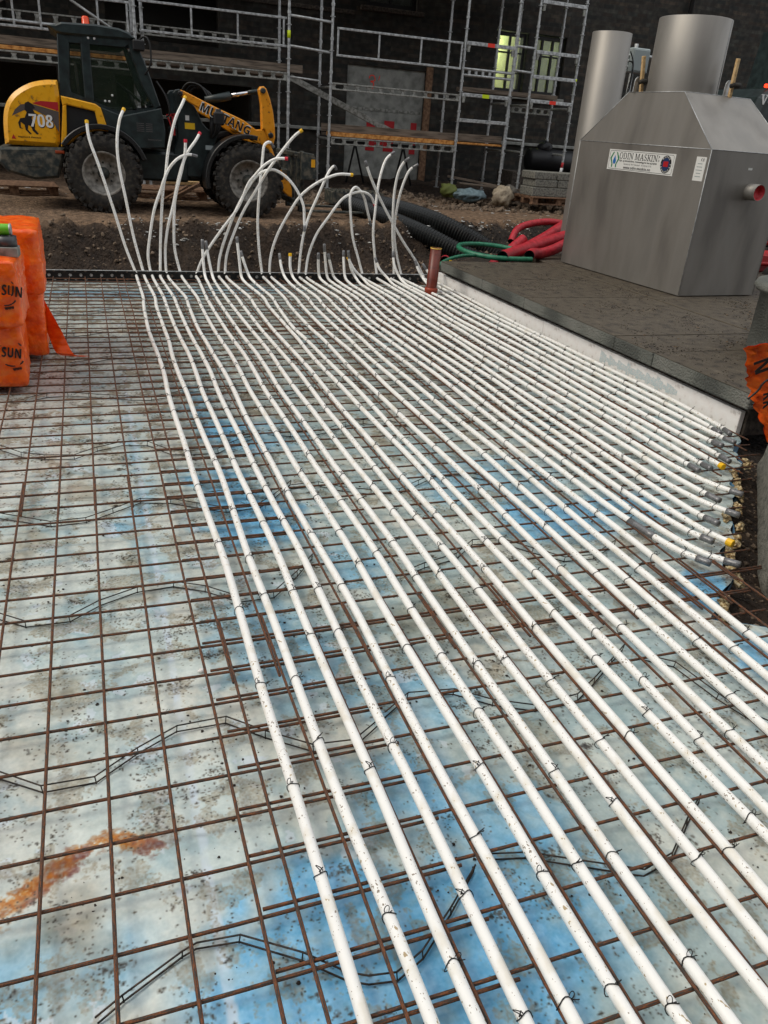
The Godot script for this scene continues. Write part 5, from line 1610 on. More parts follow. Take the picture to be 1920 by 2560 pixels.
	s = mb(false); box(s, Vector3(1.92, 0.72, -0.198), Vector3(0.055, 0.1, 0.004)); obj("warning_sticker", s, plain(c8(238, 170, 24), 0.5), t)
	text("lettering", "M", 0.06, 0.05, M.print_black, t, Vector3(1.39, 0.74, -0.297), Basis(Vector3.BACK, -1.1), "Droid Sans", 700, 0.002)
	# lettering and decal
	var dirv = Vector2(1.05 - 0.425, 1.075 - 1.325)
	var an = atan2(dirv.y, dirv.x)
	text("lettering", "MUSTANG", 0.70, 0.128, M.label_white, t, Vector3(0.735, 1.192, -0.2988), Basis(Vector3.BACK, an), "Droid Sans", 700, 0.001)
	text("lettering", "MUSTANG", 0.685, 0.105, M.print_black, t, Vector3(0.738, 1.190, -0.2970), Basis(Vector3.BACK, an), "Droid Sans", 700, 0.001)
	var zd = -0.158
	part("decal_red", [-1.62,1.205, -1.52,1.235, -1.325,1.235, -1.325,1.14], zd, zd - 0.004, M.red_paint, t)
	part("decal_grey", [-1.86,1.05, -1.82,1.12, -1.75,1.18, -1.64,1.2, -1.325,1.13, -1.345,0.90, -1.42,1.05, -1.6,1.13, -1.72,1.12], zd - 0.0005, zd - 0.004, plain(c8(84, 76, 72), 0.5), t)
	# rearing horse outline
	part("decal_horse", [-1.70,1.20, -1.66,1.22, -1.61,1.19, -1.59,1.15, -1.62,1.14, -1.60,1.10, -1.56,1.08, -1.58,1.065, -1.63,1.09, -1.64,1.03, -1.61,0.98, -1.62,0.92, -1.58,0.87, -1.60,0.86, -1.645,0.90, -1.66,0.95, -1.69,0.96, -1.70,0.91, -1.66,0.865, -1.68,0.86, -1.725,0.905, -1.73,0.96, -1.77,0.99, -1.775,0.93, -1.75,0.915, -1.79,0.92, -1.80,0.98, -1.77,1.03, -1.72,1.04, -1.69,1.10, -1.71,1.13], zd + 0.0006, zd - 0.002, M.print_black, t)
	text("lettering", "708", 0.285, 0.155, M.print_black, t, Vector3(-1.535, 1.015, zd + 0.0010), Basis(), "Droid Sans", 700, 0.001)
	text("lettering", "708", 0.27, 0.142, M.white_print, t, Vector3(-1.538, 1.018, zd + 0.0022), Basis(), "Droid Sans", 700, 0.001)
	part("warning_triangle", [-1.895,0.80, -1.845,0.80, -1.87,0.85], zd, zd - 0.003, M.red_paint, t)
	text("lettering", "Hegstad & Blakstad", 0.26, 0.022, M.print_black, t, Vector3(-1.69, 0.825, zd + 0.0006), Basis(), "Droid Sans", 700, 0.001)

# ---------------------------------------------------------------- scaffold
func standard_mesh(h):
	var key = "_std%.2f" % h
	if M.has(key): return M[key]
	var s = mb(false)
	var prof = [Vector2(0.0, 0.0), Vector2(0.06, 0.0), Vector2(0.06, 0.008), Vector2(0.024, 0.01)]
	var y = 0.2
	while y < h - 0.05:
		prof += [Vector2(0.024, y), Vector2(0.046, y), Vector2(0.046, y + 0.01), Vector2(0.024, y + 0.01), Vector2(0.024, y + 0.16), Vector2(0.033, y + 0.16), Vector2(0.033, y + 0.2), Vector2(0.024, y + 0.2)]
		y += 0.5
	prof += [Vector2(0.024, h), Vector2(0.0, h)]
	lathe(s, prof, 10)
	M[key] = mesh_of(s)
	return M[key]

func ledger(t, called, x0, y0, x1, y1, z, r = 0.022, m = null, z1 = null):
	var s = mb(true)
	var b = Vector3(x1, y1, z if z1 == null else z1)
	tube(s, [Vector3(x0, y0, z), b], r, 8)
	return obj(called, s, m if m else M.galv, t)

func deck_beam(t, x0, x1, ytop, h, z, n):
	# lattice beam: two chords and flat webs
	var b := Node3D.new(); b.name = "deck_beam"; t.add_child(b, true)
	var s = mb(false); box(s, Vector3((x0 + x1) / 2, ytop - 0.012, z), Vector3(x1 - x0, 0.024, 0.05), 0.004); obj("chord", s, M.galv_dull, b)
	s = mb(false); box(s, Vector3((x0 + x1) / 2, ytop - h + 0.012, z), Vector3(x1 - x0, 0.024, 0.05), 0.004); obj("chord", s, M.galv_dull, b)
	for i in n:
		var x = lerp(x0 + 0.03, x1 - 0.03, float(i) / (n - 1))
		s = mb(false)
		prism(s, flat([x - 0.045, ytop - 0.024, x + 0.045, ytop - 0.024, x + 0.028, ytop - h / 2, x + 0.045, ytop - h + 0.024, x - 0.045, ytop - h + 0.024, x - 0.028, ytop - h / 2]), z + 0.012, z - 0.012)
		obj("web", s, M.galv_dull, b)

func guard_frame(t, x0, x1, yb, yt, z, posts):
	var b := Node3D.new(); b.name = "guardrail_frame"; t.add_child(b, true)
	for y in [yb, yt]:
		var s = mb(false); box(s, Vector3((x0 + x1) / 2, y, z), Vector3(x1 - x0, 0.036, 0.03), 0.006); obj("rail", s, M.galv, b)
	for x in posts:
		var s = mb(false); box(s, Vector3(x, (yb + yt) / 2, z), Vector3(0.03, yt - yb - 0.036, 0.026), 0.005); obj("post", s, M.galv, b)

func plank(t, called, x0, x1, y0, y1, z0, z1, m):
	var s = mb(false)
	box(s, Vector3((x0 + x1) / 2, (y0 + y1) / 2, (z0 + z1) / 2), Vector3(x1 - x0, y1 - y0, abs(z1 - z0)), 0.004)
	return obj(called, s, m, t)

func place_std(t, x, z, y0, y1):
	var mi := MeshInstance3D.new()
	mi.name = "standard"
	mi.mesh = standard_mesh(snapped(y1 - y0, 0.1))
	mi.material_override = M.galv
	t.add_child(mi, true)
	mi.position = Vector3(x, y0, z)

func make_scaffold():
	var zf := -15.0; var zr := -15.75
	var top := 6.6
	var t = thing("scaffold", "galvanised steel scaffold with plank decks behind the wheel loader", "scaffold", Vector3.ZERO)
	for x in [-4.4, -1.8, 0.96, 3.46]:
		place_std(t, x, zf, 0.36, top); place_std(t, x, zr, 0.36, top)
	place_std(t, 1.08, zf - 0.1, 0.36, top)
	guard_frame(t, 1.03, 3.42, 2.745, 3.15, zf, [1.06, 1.85, 2.6, 3.37])
	guard_frame(t, -1.7, 0.9, 2.62, 3.1, zf, [-1.66, -0.8, -0.42, 0.42, 0.86])
	ledger(t, "ledger", -4.4, 2.71, 0.96, 2.69, zf - 0.05)
	ledger(t, "brace", 0.03, 3.06, 0.95, 2.55, zf - 0.1, 0.02)
	ledger(t, "brace", -1.1, 2.86, -0.2, 3.4, zf - 0.1, 0.02)
	plank(t, "toe_board", 1.0, 3.72, 2.365, 2.49, zf - 0.05, zf - 0.08, M.wood_grey)
	plank(t, "toe_board", -4.4, 0.9, 2.37, 2.49, zf - 0.05, zf - 0.08, M.wood_grey)
	plank(t, "deck_plank", -4.4, 0.9, 2.305, 2.36, zf - 0.03, zf - 0.4, M.wood_orange)
	plank(t, "deck_plank", -4.4, 3.5, 2.31, 2.355, zf - 0.41, zf - 0.74, M.wood_grey)
	deck_beam(t, 0.99, 3.44, 2.355, 0.125, zf, 12)
	deck_beam(t, -4.4, 0.93, 2.29, 0.125, zf, 22)
	deck_beam(t, 0.99, 3.44, 2.9, 0.16, zr, 12)
	deck_beam(t, -4.4, 0.93, 2.9, 0.16, zr, 20)
	for y in [4.3, 6.3]:  # upper decks out of view, added to shade the facade
		plank(t, "deck_plank", -4.4, 3.5, y, y + 0.05, zf + 0.02, zr - 0.9, M.wood_grey)
		deck_beam(t, -4.4, 3.44, y - 0.02, 0.14, zf, 30)
	for y in [2.3, 4.26]:
		for x in [-4.4, -1.8, 0.96, 3.46]: ledger(t, "transom", x, y, x, y, zf, 0.022, M.galv_dull, zr)
	# second, separate tower to the right
	t = thing("scaffold", "galvanised steel scaffold tower in front of the lit window and grey doorway", "scaffold", Vector3.ZERO)
	for q in [[4.215, 0.55], [6.72, 0.62], [7.74, 0.62], [8.155, 0.62], [9.115, 0.75]]:
		place_std(t, q[0], zf, q[1], top)
		place_std(t, q[0], zr, q[1], top)
	ledger(t, "ledger", 3.46, 3.2, 4.215, 3.17, zf); ledger(t, "ledger", 3.46, 2.76, 4.215, 2.72, zf)
	ledger(t, "ledger", 3.46, 2.3, 4.0, 2.28, zf, 0.016)
	guard_frame(t, 4.29, 6.66, 2.69, 3.09, zf + 0.04, [4.31, 5.06, 5.85, 6.64])
	deck_beam(t, 4.24, 6.70, 2.275, 0.115, zf, 12)
	plank(t, "toe_board", 4.09, 6.76, 1.50, 1.625, zf - 0.06, zf - 0.09, M.wood_grey)
	plank(t, "toe_board", 6.77, 7.72, 1.50, 1.63, zf - 0.06, zf - 0.09, M.wood_grey)
	plank(t, "deck_plank", 4.26, 6.70, 1.425, 1.495, zf - 0.02, zf - 0.34, M.wood_orange)
	plank(t, "deck_plank", 6.74, 7.72, 1.45, 1.485, zf - 0.03, zf - 0.34, M.wood_orange)
	plank(t, "deck_plank", 4.26, 7.70, 1.43, 1.48, zf - 0.36, zf - 0.7, M.wood_grey)
	deck_beam(t, 4.26, 6.70, 1.415, 0.125, zf, 12)
	# stair stringer
	var s = mb(false); bar(s, Vector3(3.6, 2.31, -15.45), Vector3(5.75, 1.50, -15.45), 0.04, 0.1, 0.004); obj("stair_stringer", s, M.galv_dull, t)
	for y in [3.105, 2.28, 1.855]:
		s = mb(false); box(s, Vector3(7.23, y, zf + 0.03), Vector3(0.98, 0.06, 0.03), 0.006); obj("rail", s, M.galv, t)
	ledger(t, "ledger", 6.72, 2.70, 7.74, 2.70, zf); ledger(t, "ledger", 6.72, 2.60, 7.74, 2.60, zf)
	for k in 4:
		s = mb(false); box(s, Vector3(6.85 + 0.14 * k, 2.65, zf), Vector3(0.05, 0.08, 0.02)); obj("web", s, M.galv, t)
	ledger(t, "ledger", 7.74, 3.15, 8.155, 3.145, zf); ledger(t, "ledger", 7.74, 2.755, 8.155, 2.75, zf); ledger(t, "ledger", 7.74, 1.6, 8.155, 1.59, zf)
	for y in [3.095, 2.69, 2.28, 3.89]:
		s = mb(false); box(s, Vector3(8.635, y, zf + 0.03), Vector3(0.92, 0.06, 0.03), 0.006); obj("rail", s, M.galv, t)
	for q in [[7.22, 3.105, "r"], [7.22, 2.28, "y"], [8.66, 2.28, "r"]]:
		s = mb(false); box(s, Vector3(q[0], q[1], zf + 0.047), Vector3(0.14, 0.062, 0.004)); obj("inspection_tag", s, M.tag_red if q[2] == "r" else M.tag_yellow, t)
	s = mb(true); tube(s, [Vector3(3.46, 2.87, zf), Vector3(3.46, 2.98, zf)], 0.03, 8); obj("inspection_tag", s, M.tag_yellow, t)
	s = mb(true); tube(s, [Vector3(9.115, 2.68, zf), Vector3(9.115, 2.72, zf)], 0.03, 8); obj("inspection_tag", s, M.tag_yellow, t)
	plank(t, "deck_plank", 7.0, 9.1, 2.36, 2.44, zr + 0.2, zr - 0.1, M.wood_grey)
	deck_beam(t, 8.2, 9.1, 2.2, 0.12, zr, 6)
	for y in [4.3, 6.3]:  # unseen high decks, added here too for shade on the wall behind
		plank(t, "deck_plank", 4.2, 9.15, y, y + 0.05, zf + 0.02, zr - 0.9, M.wood_grey)
		deck_beam(t, 4.24, 9.1, y - 0.02, 0.14, zf, 22)
	for y in [1.38, 2.2, 4.26]:
		for x in [4.215, 6.72, 7.74, 8.155, 9.115]: ledger(t, "transom", x, y, x, y, zf, 0.022, M.galv_dull, zr)
	# brackets under the rails
	for x in [6.78, 7.68, 8.21, 9.06]:
		for y in [3.05, 2.23, 3.83]:
			if x < 8.0 and y == 3.83: continue
			part("rail_bracket", [x - 0.03, y + 0.02, x + 0.03, y + 0.02, x + 0.02, y - 0.08, x - 0.02, y - 0.08], zf + 0.04, zf - 0.0, M.galv_dull, t)

# ---------------------------------------------------------------- building
func wall_grid(s, x0, x1, y0, y1, z, holes, depth):
	var xs = [x0, x1]; var ys = [y0, y1]
	for h in holes:
		xs += [h[0], h[1]]; ys += [h[2], h[3]]
	xs.sort(); ys.sort()
	for i in xs.size() - 1:
		for j in ys.size() - 1:
			if xs[i + 1] - xs[i] < 1e-4 or ys[j + 1] - ys[j] < 1e-4: continue
			var cx = (xs[i] + xs[i + 1]) / 2; var cy = (ys[j] + ys[j + 1]) / 2
			var inside = false
			for h in holes:
				if cx > h[0] and cx < h[1] and cy > h[2] and cy < h[3]: inside = true
			if inside: continue
			for zz in [z, z - depth]:
				quad(s, Vector3(xs[i], ys[j], zz), Vector3(xs[i], ys[j + 1], zz), Vector3(xs[i + 1], ys[j + 1], zz), Vector3(xs[i + 1], ys[j], zz))
	for h in holes:
		var a = Vector3(h[0], h[2], z); var b = Vector3(h[1], h[2], z); var c = Vector3(h[1], h[3], z); var d = Vector3(h[0], h[3], z)
		var o = Vector3(0, 0, -depth)
		for e in [[a, b], [b, c], [c, d], [d, a]]: quad(s, e[0], e[1], e[1] + o, e[0] + o)
	# outer rim so that the wall has thickness
	var A = [Vector3(x0, y0, z), Vector3(x1, y0, z), Vector3(x1, y1, z), Vector3(x0, y1, z)]
	for i in 4: quad(s, A[i], A[(i + 1) % 4], A[(i + 1) % 4] + Vector3(0, 0, -depth), A[i] + Vector3(0, 0, -depth))

func window(b, x0, x1, y0, y1, z, cols, rows, called = "window"):
	var w := Node3D.new(); w.name = called; b.add_child(w, true)
	var f = mb(false)
	var tk = 0.07
	box(f, Vector3((x0 + x1) / 2, y1 - tk / 2, z), Vector3(x1 - x0, tk, 0.08)); box(f, Vector3((x0 + x1) / 2, y0 + tk / 2, z), Vector3(x1 - x0, tk, 0.08))
	box(f, Vector3(x0 + tk / 2, (y0 + y1) / 2, z), Vector3(tk, y1 - y0 - tk * 2, 0.08)); box(f, Vector3(x1 - tk / 2, (y0 + y1) / 2, z), Vector3(tk, y1 - y0 - tk * 2, 0.08))
	obj("frame", f, M.window_frame, w)
	for i in range(1, cols):
		f = mb(false); box(f, Vector3(lerp(x0, x1, float(i) / cols), (y0 + y1) / 2, z), Vector3(0.045, y1 - y0 - tk * 2, 0.05)); obj("mullion", f, M.window_frame, w)
	for j in range(1, rows):
		f = mb(false); box(f, Vector3((x0 + x1) / 2, lerp(y0, y1, float(j) / rows), z + 0.001), Vector3(x1 - x0 - tk * 2, 0.03, 0.045)); obj("glazing_bar", f, M.window_frame, w)
	for i in cols:
		for j in rows:
			var pa = mb(false)
			box(pa, Vector3(lerp(x0, x1, (i + 0.5) / cols), lerp(y0, y1, (j + 0.5) / rows), z - 0.01), Vector3((x1 - x0) / cols - 0.05, (y1 - y0) / rows - 0.035, 0.006))
			obj("pane", pa, M.win_glass, w)

func make_building():
	var z := -17.0
	var t = thing("brick_building", "dark brick building facade behind the scaffold with a lit window", "building", Vector3.ZERO)
	var holes = [[8.30, 9.06, 2.46, 3.62], [9.18, 9.98, 2.46, 3.62], [5.12, 6.80, 0.3, 2.72], [5.45, 6.5, 3.72, 5.2], [-3.6, -0.3, 0.3, 2.2], [0.7, 3.2, 0.3, 2.15], [0.6, 2.6, 2.75, 4.6], [-3.2, -1.0, 2.75, 4.6]]
	var s = mb(false)
	wall_grid(s, -22.0, 30.0, -0.2, 13.0, z, holes, 0.3)
	obj("wall", s, M.brick, t)
	# rooms behind the openings
	for r in [[-3.9, 3.4, 0.3, 2.6, -20.5], [-3.4, 3.4, 2.7, 4.8, -20.5], [5.2, 6.8, 3.6, 5.4, -19.5]]:
		s = mb(false)
		var a = Vector3(r[0], r[2], z - 0.31); var b = Vector3(r[1], r[2], z - 0.31); var c = Vector3(r[1], r[3], z - 0.31); var d = Vector3(r[0], r[3], z - 0.31)
		var o = Vector3(0, 0, r[4] - z + 0.31)
		for e in [[a, b], [b, c], [c, d], [d, a]]: quad(s, e[0], e[1], e[1] + o, e[0] + o)
		quad(s, a + o, b + o, c + o, d + o)
		obj("dark_interior", s, M.dark_room, t)
	# plinth course and string course
	s = mb(false); box(s, Vector3(4.0, 1.52, z + 0.03), Vector3(52.0, 0.06, 0.08), 0.008)
	obj("plinth_course", s, M.plaster, t)
	s = mb(false); box(s, Vector3(4.0, 3.58, z + 0.015), Vector3(2.4, 0.07, 0.05), 0.008); obj("window_lintel", s, M.concrete_dark, t)
	s = mb(false); box(s, Vector3(5.97, 3.68, z + 0.05), Vector3(1.3, 0.08, 0.12), 0.01); obj("window_sill", s, M.concrete_dark, t)
	window(t, 8.32, 9.04, 2.5, 3.6, z - 0.12, 2, 3)
	window(t, 9.20, 9.96, 2.5, 3.6, z - 0.12, 3, 3)
	window(t, 5.47, 6.48, 3.74, 5.18, z - 0.12, 2, 3)
	s = mb(false); box(s, Vector3(9.15, 2.42, z + 0.04), Vector3(1.8, 0.07, 0.14), 0.008); obj("window_sill", s, M.plaster, t)
	# lit room with strip lamps
	s = mb(false)
	var rx0 = 7.9; var rx1 = 10.4; var ry0 = 1.6; var ry1 = 3.95; var rz = -20.2
	var A = [Vector3(rx0, ry0, z - 0.31), Vector3(rx1, ry0, z - 0.31), Vector3(rx1, ry1, z - 0.31), Vector3(rx0, ry1, z - 0.31)]
	var oo = Vector3(0, 0, rz - z + 0.31)
	for i in 4: quad(s, A[i], A[(i + 1) % 4], A[(i + 1) % 4] + oo, A[i] + oo)
	quad(s, A[0] + oo, A[1] + oo, A[2] + oo, A[3] + oo)
	box(s, Vector3(9.12, 2.8, -18.4), Vector3(0.1, 2.3, 2.0))
	obj("room_wall", s, M.room_wall, t)
	# boarded doorway, grey
	s = mb(false); box(s, Vector3(5.96, 1.55, z - 0.1), Vector3(1.76, 2.55, 0.08), 0.004)
	var door = obj("boarded_doorway", s, M.plaster, t)
	s = mb(false); box(s, Vector3(5.95, 1.95, z - 0.055), Vector3(1.62, 0.05, 0.012)); obj("batten", s, M.galv_dull, door)
	for q in [[5.59, 5.78, 1.18, 1.71], [5.98, 6.2, 1.18, 1.76], [6.57, 6.70, 1.16, 1.76], [5.79, 5.97, 1.3, 1.4]]:
		s = mb(false); box(s, Vector3((q[0] + q[1]) / 2, (q[2] + q[3]) / 2, z - 0.055), Vector3(q[1] - q[0], q[3] - q[2], 0.008)); obj("red_paint", s, M.red_paint, door)
	# sprayed mark
	s = mb(true)
	tube(s, catmull([Vector3(5.60, 2.50, 0), Vector3(5.62, 2.55, 0), Vector3(5.70, 2.55, 0), Vector3(5.72, 2.47, 0), Vector3(5.63, 2.45, 0), Vector3(5.70, 2.42, 0), Vector3(5.68, 2.32, 0)], 4), 0.016, 5)
	tube(s, [Vector3(5.82, 2.56, 0), Vector3(5.80, 2.48, 0)], 0.016, 5)
	var sp = obj("spray_mark", s, M.tag_red, door); sp.position = Vector3(0, 0, z - 0.062); sp.scale = Vector3(1, 1, 0.2)
	s = mb(false); box(s, Vector3(6.87, 1.55, z + 0.02), Vector3(0.14, 2.5, 0.06), 0.006); obj("door_post", s, M.pallet, t)
	# down pipes
	for x in [12.9, 17.0]:
		s = mb(true); tube(s, [Vector3(x, 0.5, z + 0.1), Vector3(x, 13.0, z + 0.1)], 0.055, 10); obj("down_pipe", s, M.black_plastic, t)
	# lamps inside
	for q in [[Vector3(8.45, 3.9, -17.9), Vector3(8.62, 3.25, -19.6)], [Vector3(8.98, 3.85, -17.9), Vector3(8.7, 3.2, -19.6)], [Vector3(9.75, 3.42, -18.0), Vector3(9.9, 3.5, -18.6)]]:
		var lt = thing("strip_lamp", ["left glowing strip lamp inside the lit window", "right glowing strip lamp inside the lit window", "short glowing strip lamp inside the darker window"][[8.45, 8.98, 9.75].find(snapped(q[0].x, 0.01))], "lamp", q[0], 0, "strip lamps inside the building")
		s = mb(true); tube(s, [Vector3.ZERO, q[1] - q[0]], 0.028, 8)
		var em := StandardMaterial3D.new()
		em.albedo_color = c8(230, 255, 225); em.emission_enabled = true; em.emission = c8(222, 255, 214); em.emission_energy_multiplier = 4.5
		obj("tube", s, em, lt)
		var ol := OmniLight3D.new()
		ol.name = "lamp_light"; ol.light_color = c8(244, 255, 222); ol.light_energy = 0.26 if q[0].x < 9.1 else 0.012
		ol.omni_range = 12.0; ol.omni_attenuation = 2.0; ol.light_size = 0.3; ol.shadow_enabled = true
		lt.add_child(ol)
		ol.position = (q[1] - q[0]) * 0.5 + Vector3(0, -0.12, 0.1)

func make_sky_blocking_building():
	# unseen building, added to keep the sky off every face that looks that way
	var t = thing("brick_building", "unseen dark brick building added behind the viewer to block sky light", "building", Vector3.ZERO)
	var holes = []
	for i in 9:
		for j in 3: holes.append([-18.0 + i * 4.0, -16.6 + i * 4.0, 1.2 + j * 3.2, 3.0 + j * 3.2])
	var s = mb(false)
	wall_grid(s, -20.0, 20.0, -0.2, 11.0, 6.5, holes, -0.3)
	obj("wall", s, M.brick, t)
	for h in holes:
		s = mb(false); box(s, Vector3((h[0] + h[1]) / 2, (h[2] + h[3]) / 2, 6.72), Vector3(h[1] - h[0], h[3] - h[2], 0.04)); obj("window", s, M.window_frame, t)

# ---------------------------------------------------------------- packs on the left
func pack_mesh(sz, seed_):
	# soft shrink-wrapped block: rounded, dented, folds along the edges
	var n = noise(seed_, 4.0, 3)
	var n2 = noise(seed_ + 1, 5.5, 2)
	var s = mb(true)
	var N := 26
	for a in 3:
		var u = (a + 1) % 3; var v = (a + 2) % 3
		for sg in [-1.0, 1.0]:
			var G = []
			for i in N + 1:
				var row = []
				for j in N + 1:
					var p := Vector3.ZERO
					p[a] = sg; p[u] = -1.0 + 2.0 * i / N; p[v] = -1.0 + 2.0 * j / N
					# superellipsoid rounding
					var q = Vector3(p.x * sz.x, p.y * sz.y, p.z * sz.z) * 0.5
					var r = 0.022
					var inn = Vector3(clamp(q.x, -sz.x / 2 + r, sz.x / 2 - r), clamp(q.y, -sz.y / 2 + r, sz.y / 2 - r), clamp(q.z, -sz.z / 2 + r, sz.z / 2 - r))
					var d = (q - inn)
					if d.length() > 1e-5: q = inn + d.normalized() * r
					var nd = d.normalized() if d.length() > 1e-5 else Vector3.ZERO
					q += nd * (0.013 * n.get_noise_3dv(q) + 0.008 * pow(1.0 - min(1.0, abs(n2.get_noise_3dv(q)) * 2.6), 2.0))
					row.append(q)
				G.append(row)
			for i in N:
				for j in N:
					quad_out(s, G[i][j], G[i + 1][j], G[i + 1][j + 1], G[i][j + 1], Vector3.ZERO)
	return s

func make_packs():
	var g = "orange wrapped insulation packs"
	var defs = [
		["lower front orange wrapped insulation pack on the mesh at the left border", Vector3(-0.93, 0.24, -5.26), Vector3(0.98, 0.38, 0.56), 200, 0.03],
		["upper front orange wrapped insulation pack carrying the tape roll", Vector3(-0.91, 0.605, -5.24), Vector3(1.0, 0.37, 0.54), 210, -0.02],
		["lower rear orange wrapped insulation pack behind the front stack", Vector3(-0.84, 0.27, -6.02), Vector3(0.98, 0.44, 0.72), 220, 0.05],
		["upper rear orange wrapped insulation pack, the tallest at the left border", Vector3(-0.83, 0.67, -6.0), Vector3(1.02, 0.40, 0.74), 230, 0.02]]
	for i in defs.size():
		var d = defs[i]
		var t = thing("insulation_pack", d[0], "insulation pack", d[1] - Vector3(0, d[2].y / 2, 0), d[4], g)
		var o = obj("wrapping", pack_mesh(d[2], d[3]), M.orange_film, t)
		o.position.y = d[2].y / 2
		if i < 2:
			text("lettering", "SUN", 0.105, 0.06, M.print_black, t, Vector3(0.425 if i == 0 else 0.47, d[2].y * 0.56, d[2].z / 2 + 0.004), Basis(Vector3.BACK, -0.16), "Droid Sans", 700, 0.01)
			for k in 2:
				var s = mb(true)
				var arc = []
				for q in 9:
					var a = lerp(0.5, 2.6, q / 8.0)
					arc.append(Vector3(0.425 + cos(a) * 0.065, d[2].y * 0.54 + (1 if k == 0 else -1) * (sin(a) * 0.055 + 0.02), d[2].z / 2 - 0.002))
				tube(s, arc, 0.005, 5)
				obj("printed_curve", s, M.print_black, t)
			text("lettering", "www", 0.05, 0.014, M.print_black, t, Vector3(0.445, d[2].y * 0.3, d[2].z / 2 + 0.004), Basis(Vector3.BACK, 0.15), "Droid Sans", 700, 0.008)
		elif i == 2:
			text("lettering", "Wi", 0.1, 0.07, M.print_black, t, Vector3(d[2].x / 2 - 0.002, 0.2, 0.2), Basis(Vector3.UP, PI / 2), "Droid Sans", 700, 0.012)
	# torn strip of wrapping trailing on the mesh
	var s = mb(true)
	var nn = noise(240, 5.0, 2)
	var C = catmull([Vector3(-0.40, 0.46, -5.86), Vector3(-0.345, 0.34, -5.80), Vector3(-0.285, 0.20, -5.74), Vector3(-0.24, 0.085, -5.66), Vector3(-0.19, 0.062, -5.62), Vector3(-0.10, 0.064, -5.6)], 6)
	for zz in [0.0, 0.003]:
		for i in C.size() - 1:
			var w0 = lerp(0.05, 0.072, min(1.0, i / 16.0)) * (1.0 if i < C.size() - 7 else lerp(0.7, 0.35, (i - C.size() + 7) / 7.0))
			var side0 = Vector3(0.75, 0.1, 0.6) * w0
			var c0 = C[i] + Vector3(0, zz, 0.01 * nn.get_noise_1d(i * 0.4)); var c1 = C[i + 1] + Vector3(0, zz, 0.01 * nn.get_noise_1d(i * 0.4 + 0.4))
			quad(s, c0 - side0, c1 - side0, c1 + side0, c0 + side0)
	var o = obj("torn_wrapping", s, M.orange_film)
	tag(o, "torn orange strip of wrapping trailing from the packs onto the mesh", "plastic strip")
	# level, tape roll and can on top
	s = mb(false); box(s, Vector3(0, 0.03, 0), Vector3(0.36, 0.055, 0.11), 0.004)
	o = obj("board_offcut", s, M.galv_dull); o.position = Vector3(-0.575, 0.785, -5.17); o.rotation.y = -0.05
	tag(o, "grey board offcut lying on the front orange packs", "board")
	var t = thing("tape_roll", "roll of dark grey tape on the front orange packs", "tape roll", Vector3(-0.455, 0.843, -5.17))
	s = mb(true); lathe(s, [Vector2(0.054, 0), Vector2(0.054, 0.056), Vector2(0.032, 0.056), Vector2(0.032, 0), Vector2(0.054, 0)], 28); obj("tape", s, M.tape_grey, t)
	t = thing("tape_roll", "second roll of dark tape partly cut off by the left border", "tape roll", Vector3(-0.57, 0.843, -5.16))
	s = mb(true); lathe(s, [Vector2(0.054, 0), Vector2(0.054, 0.056), Vector2(0.032, 0.056), Vector2(0.032, 0), Vector2(0.054, 0)], 28); obj("tape", s, M.tape_grey, t)
	t = thing("spray_can", "green spray can lying on the tape rolls at the left border", "spray can", Vector3(-0.495, 0.933, -5.17))
	var X = Transform3D(Basis(Vector3.BACK, -PI / 2), Vector3(-0.02, 0, 0))
	s = mb(true); lathe(s, [Vector2(0.0, -0.1), Vector2(0.032, -0.1), Vector2(0.032, 0.08)], 20, X); obj("can_body", s, M.can_green, t)
	s = mb(true); lathe(s, [Vector2(0.032, 0.08), Vector2(0.034, 0.084), Vector2(0.034, 0.092), Vector2(0.026, 0.094), Vector2(0.022, 0.088), Vector2(0, 0.086)], 20, X); obj("can_rim", s, M.galv, t)

# ---------------------------------------------------------------- clutter between loader and building
func lump(sz, seed_, amp = 0.35, seg = 12):
	var n = noise(seed_, 0.9, 4)
	var s = mb(true)
	var V = []
	for i in seg + 1:
		var row = []
		for j in seg * 2:
			var a = PI * i / seg; var b = TAU * j / (seg * 2)
			var p = Vector3(sin(a) * cos(b), cos(a), sin(a) * sin(b))
			var q = 1.0 + amp * n.get_noise_3dv(p * 1.5)
			row.append(Vector3(p.x * sz.x, p.y * sz.y, p.z * sz.z) * q)
		V.append(row)
	for i in seg:
		for j in seg * 2:
			var k = (j + 1) % (seg * 2)
			quad(s, V[i][j], V[i][k], V[i + 1][k], V[i + 1][j])
	return s

func pallet(label, at, turn, group):
	var t = thing("wooden_pallet", label, "pallet", at, turn, group)
	for i in 5:
		var s = mb(false); box(s, Vector3(0, 0.128, -0.36 + 0.18 * i), Vector3(1.2, 0.022, 0.12), 0.003); obj("deck_board", s, M.pallet, t)
	for x in [-0.53, 0.0, 0.53]:
		var s = mb(false); box(s, Vector3(x, 0.106, 0), Vector3(0.12, 0.02, 0.8), 0.003); obj("stringer", s, M.pallet, t)
		for z in [-0.34, 0.0, 0.34]:
			s = mb(false); box(s, Vector3(x, 0.058, z), Vector3(0.12, 0.075, 0.1), 0.003); obj("block", s, M.pallet, t)
	for z in [-0.34, 0.0, 0.34]:
		var s = mb(false); box(s, Vector3(0, 0.011, z), Vector3(1.2, 0.02, 0.1), 0.003); obj("bottom_board", s, M.pallet, t)

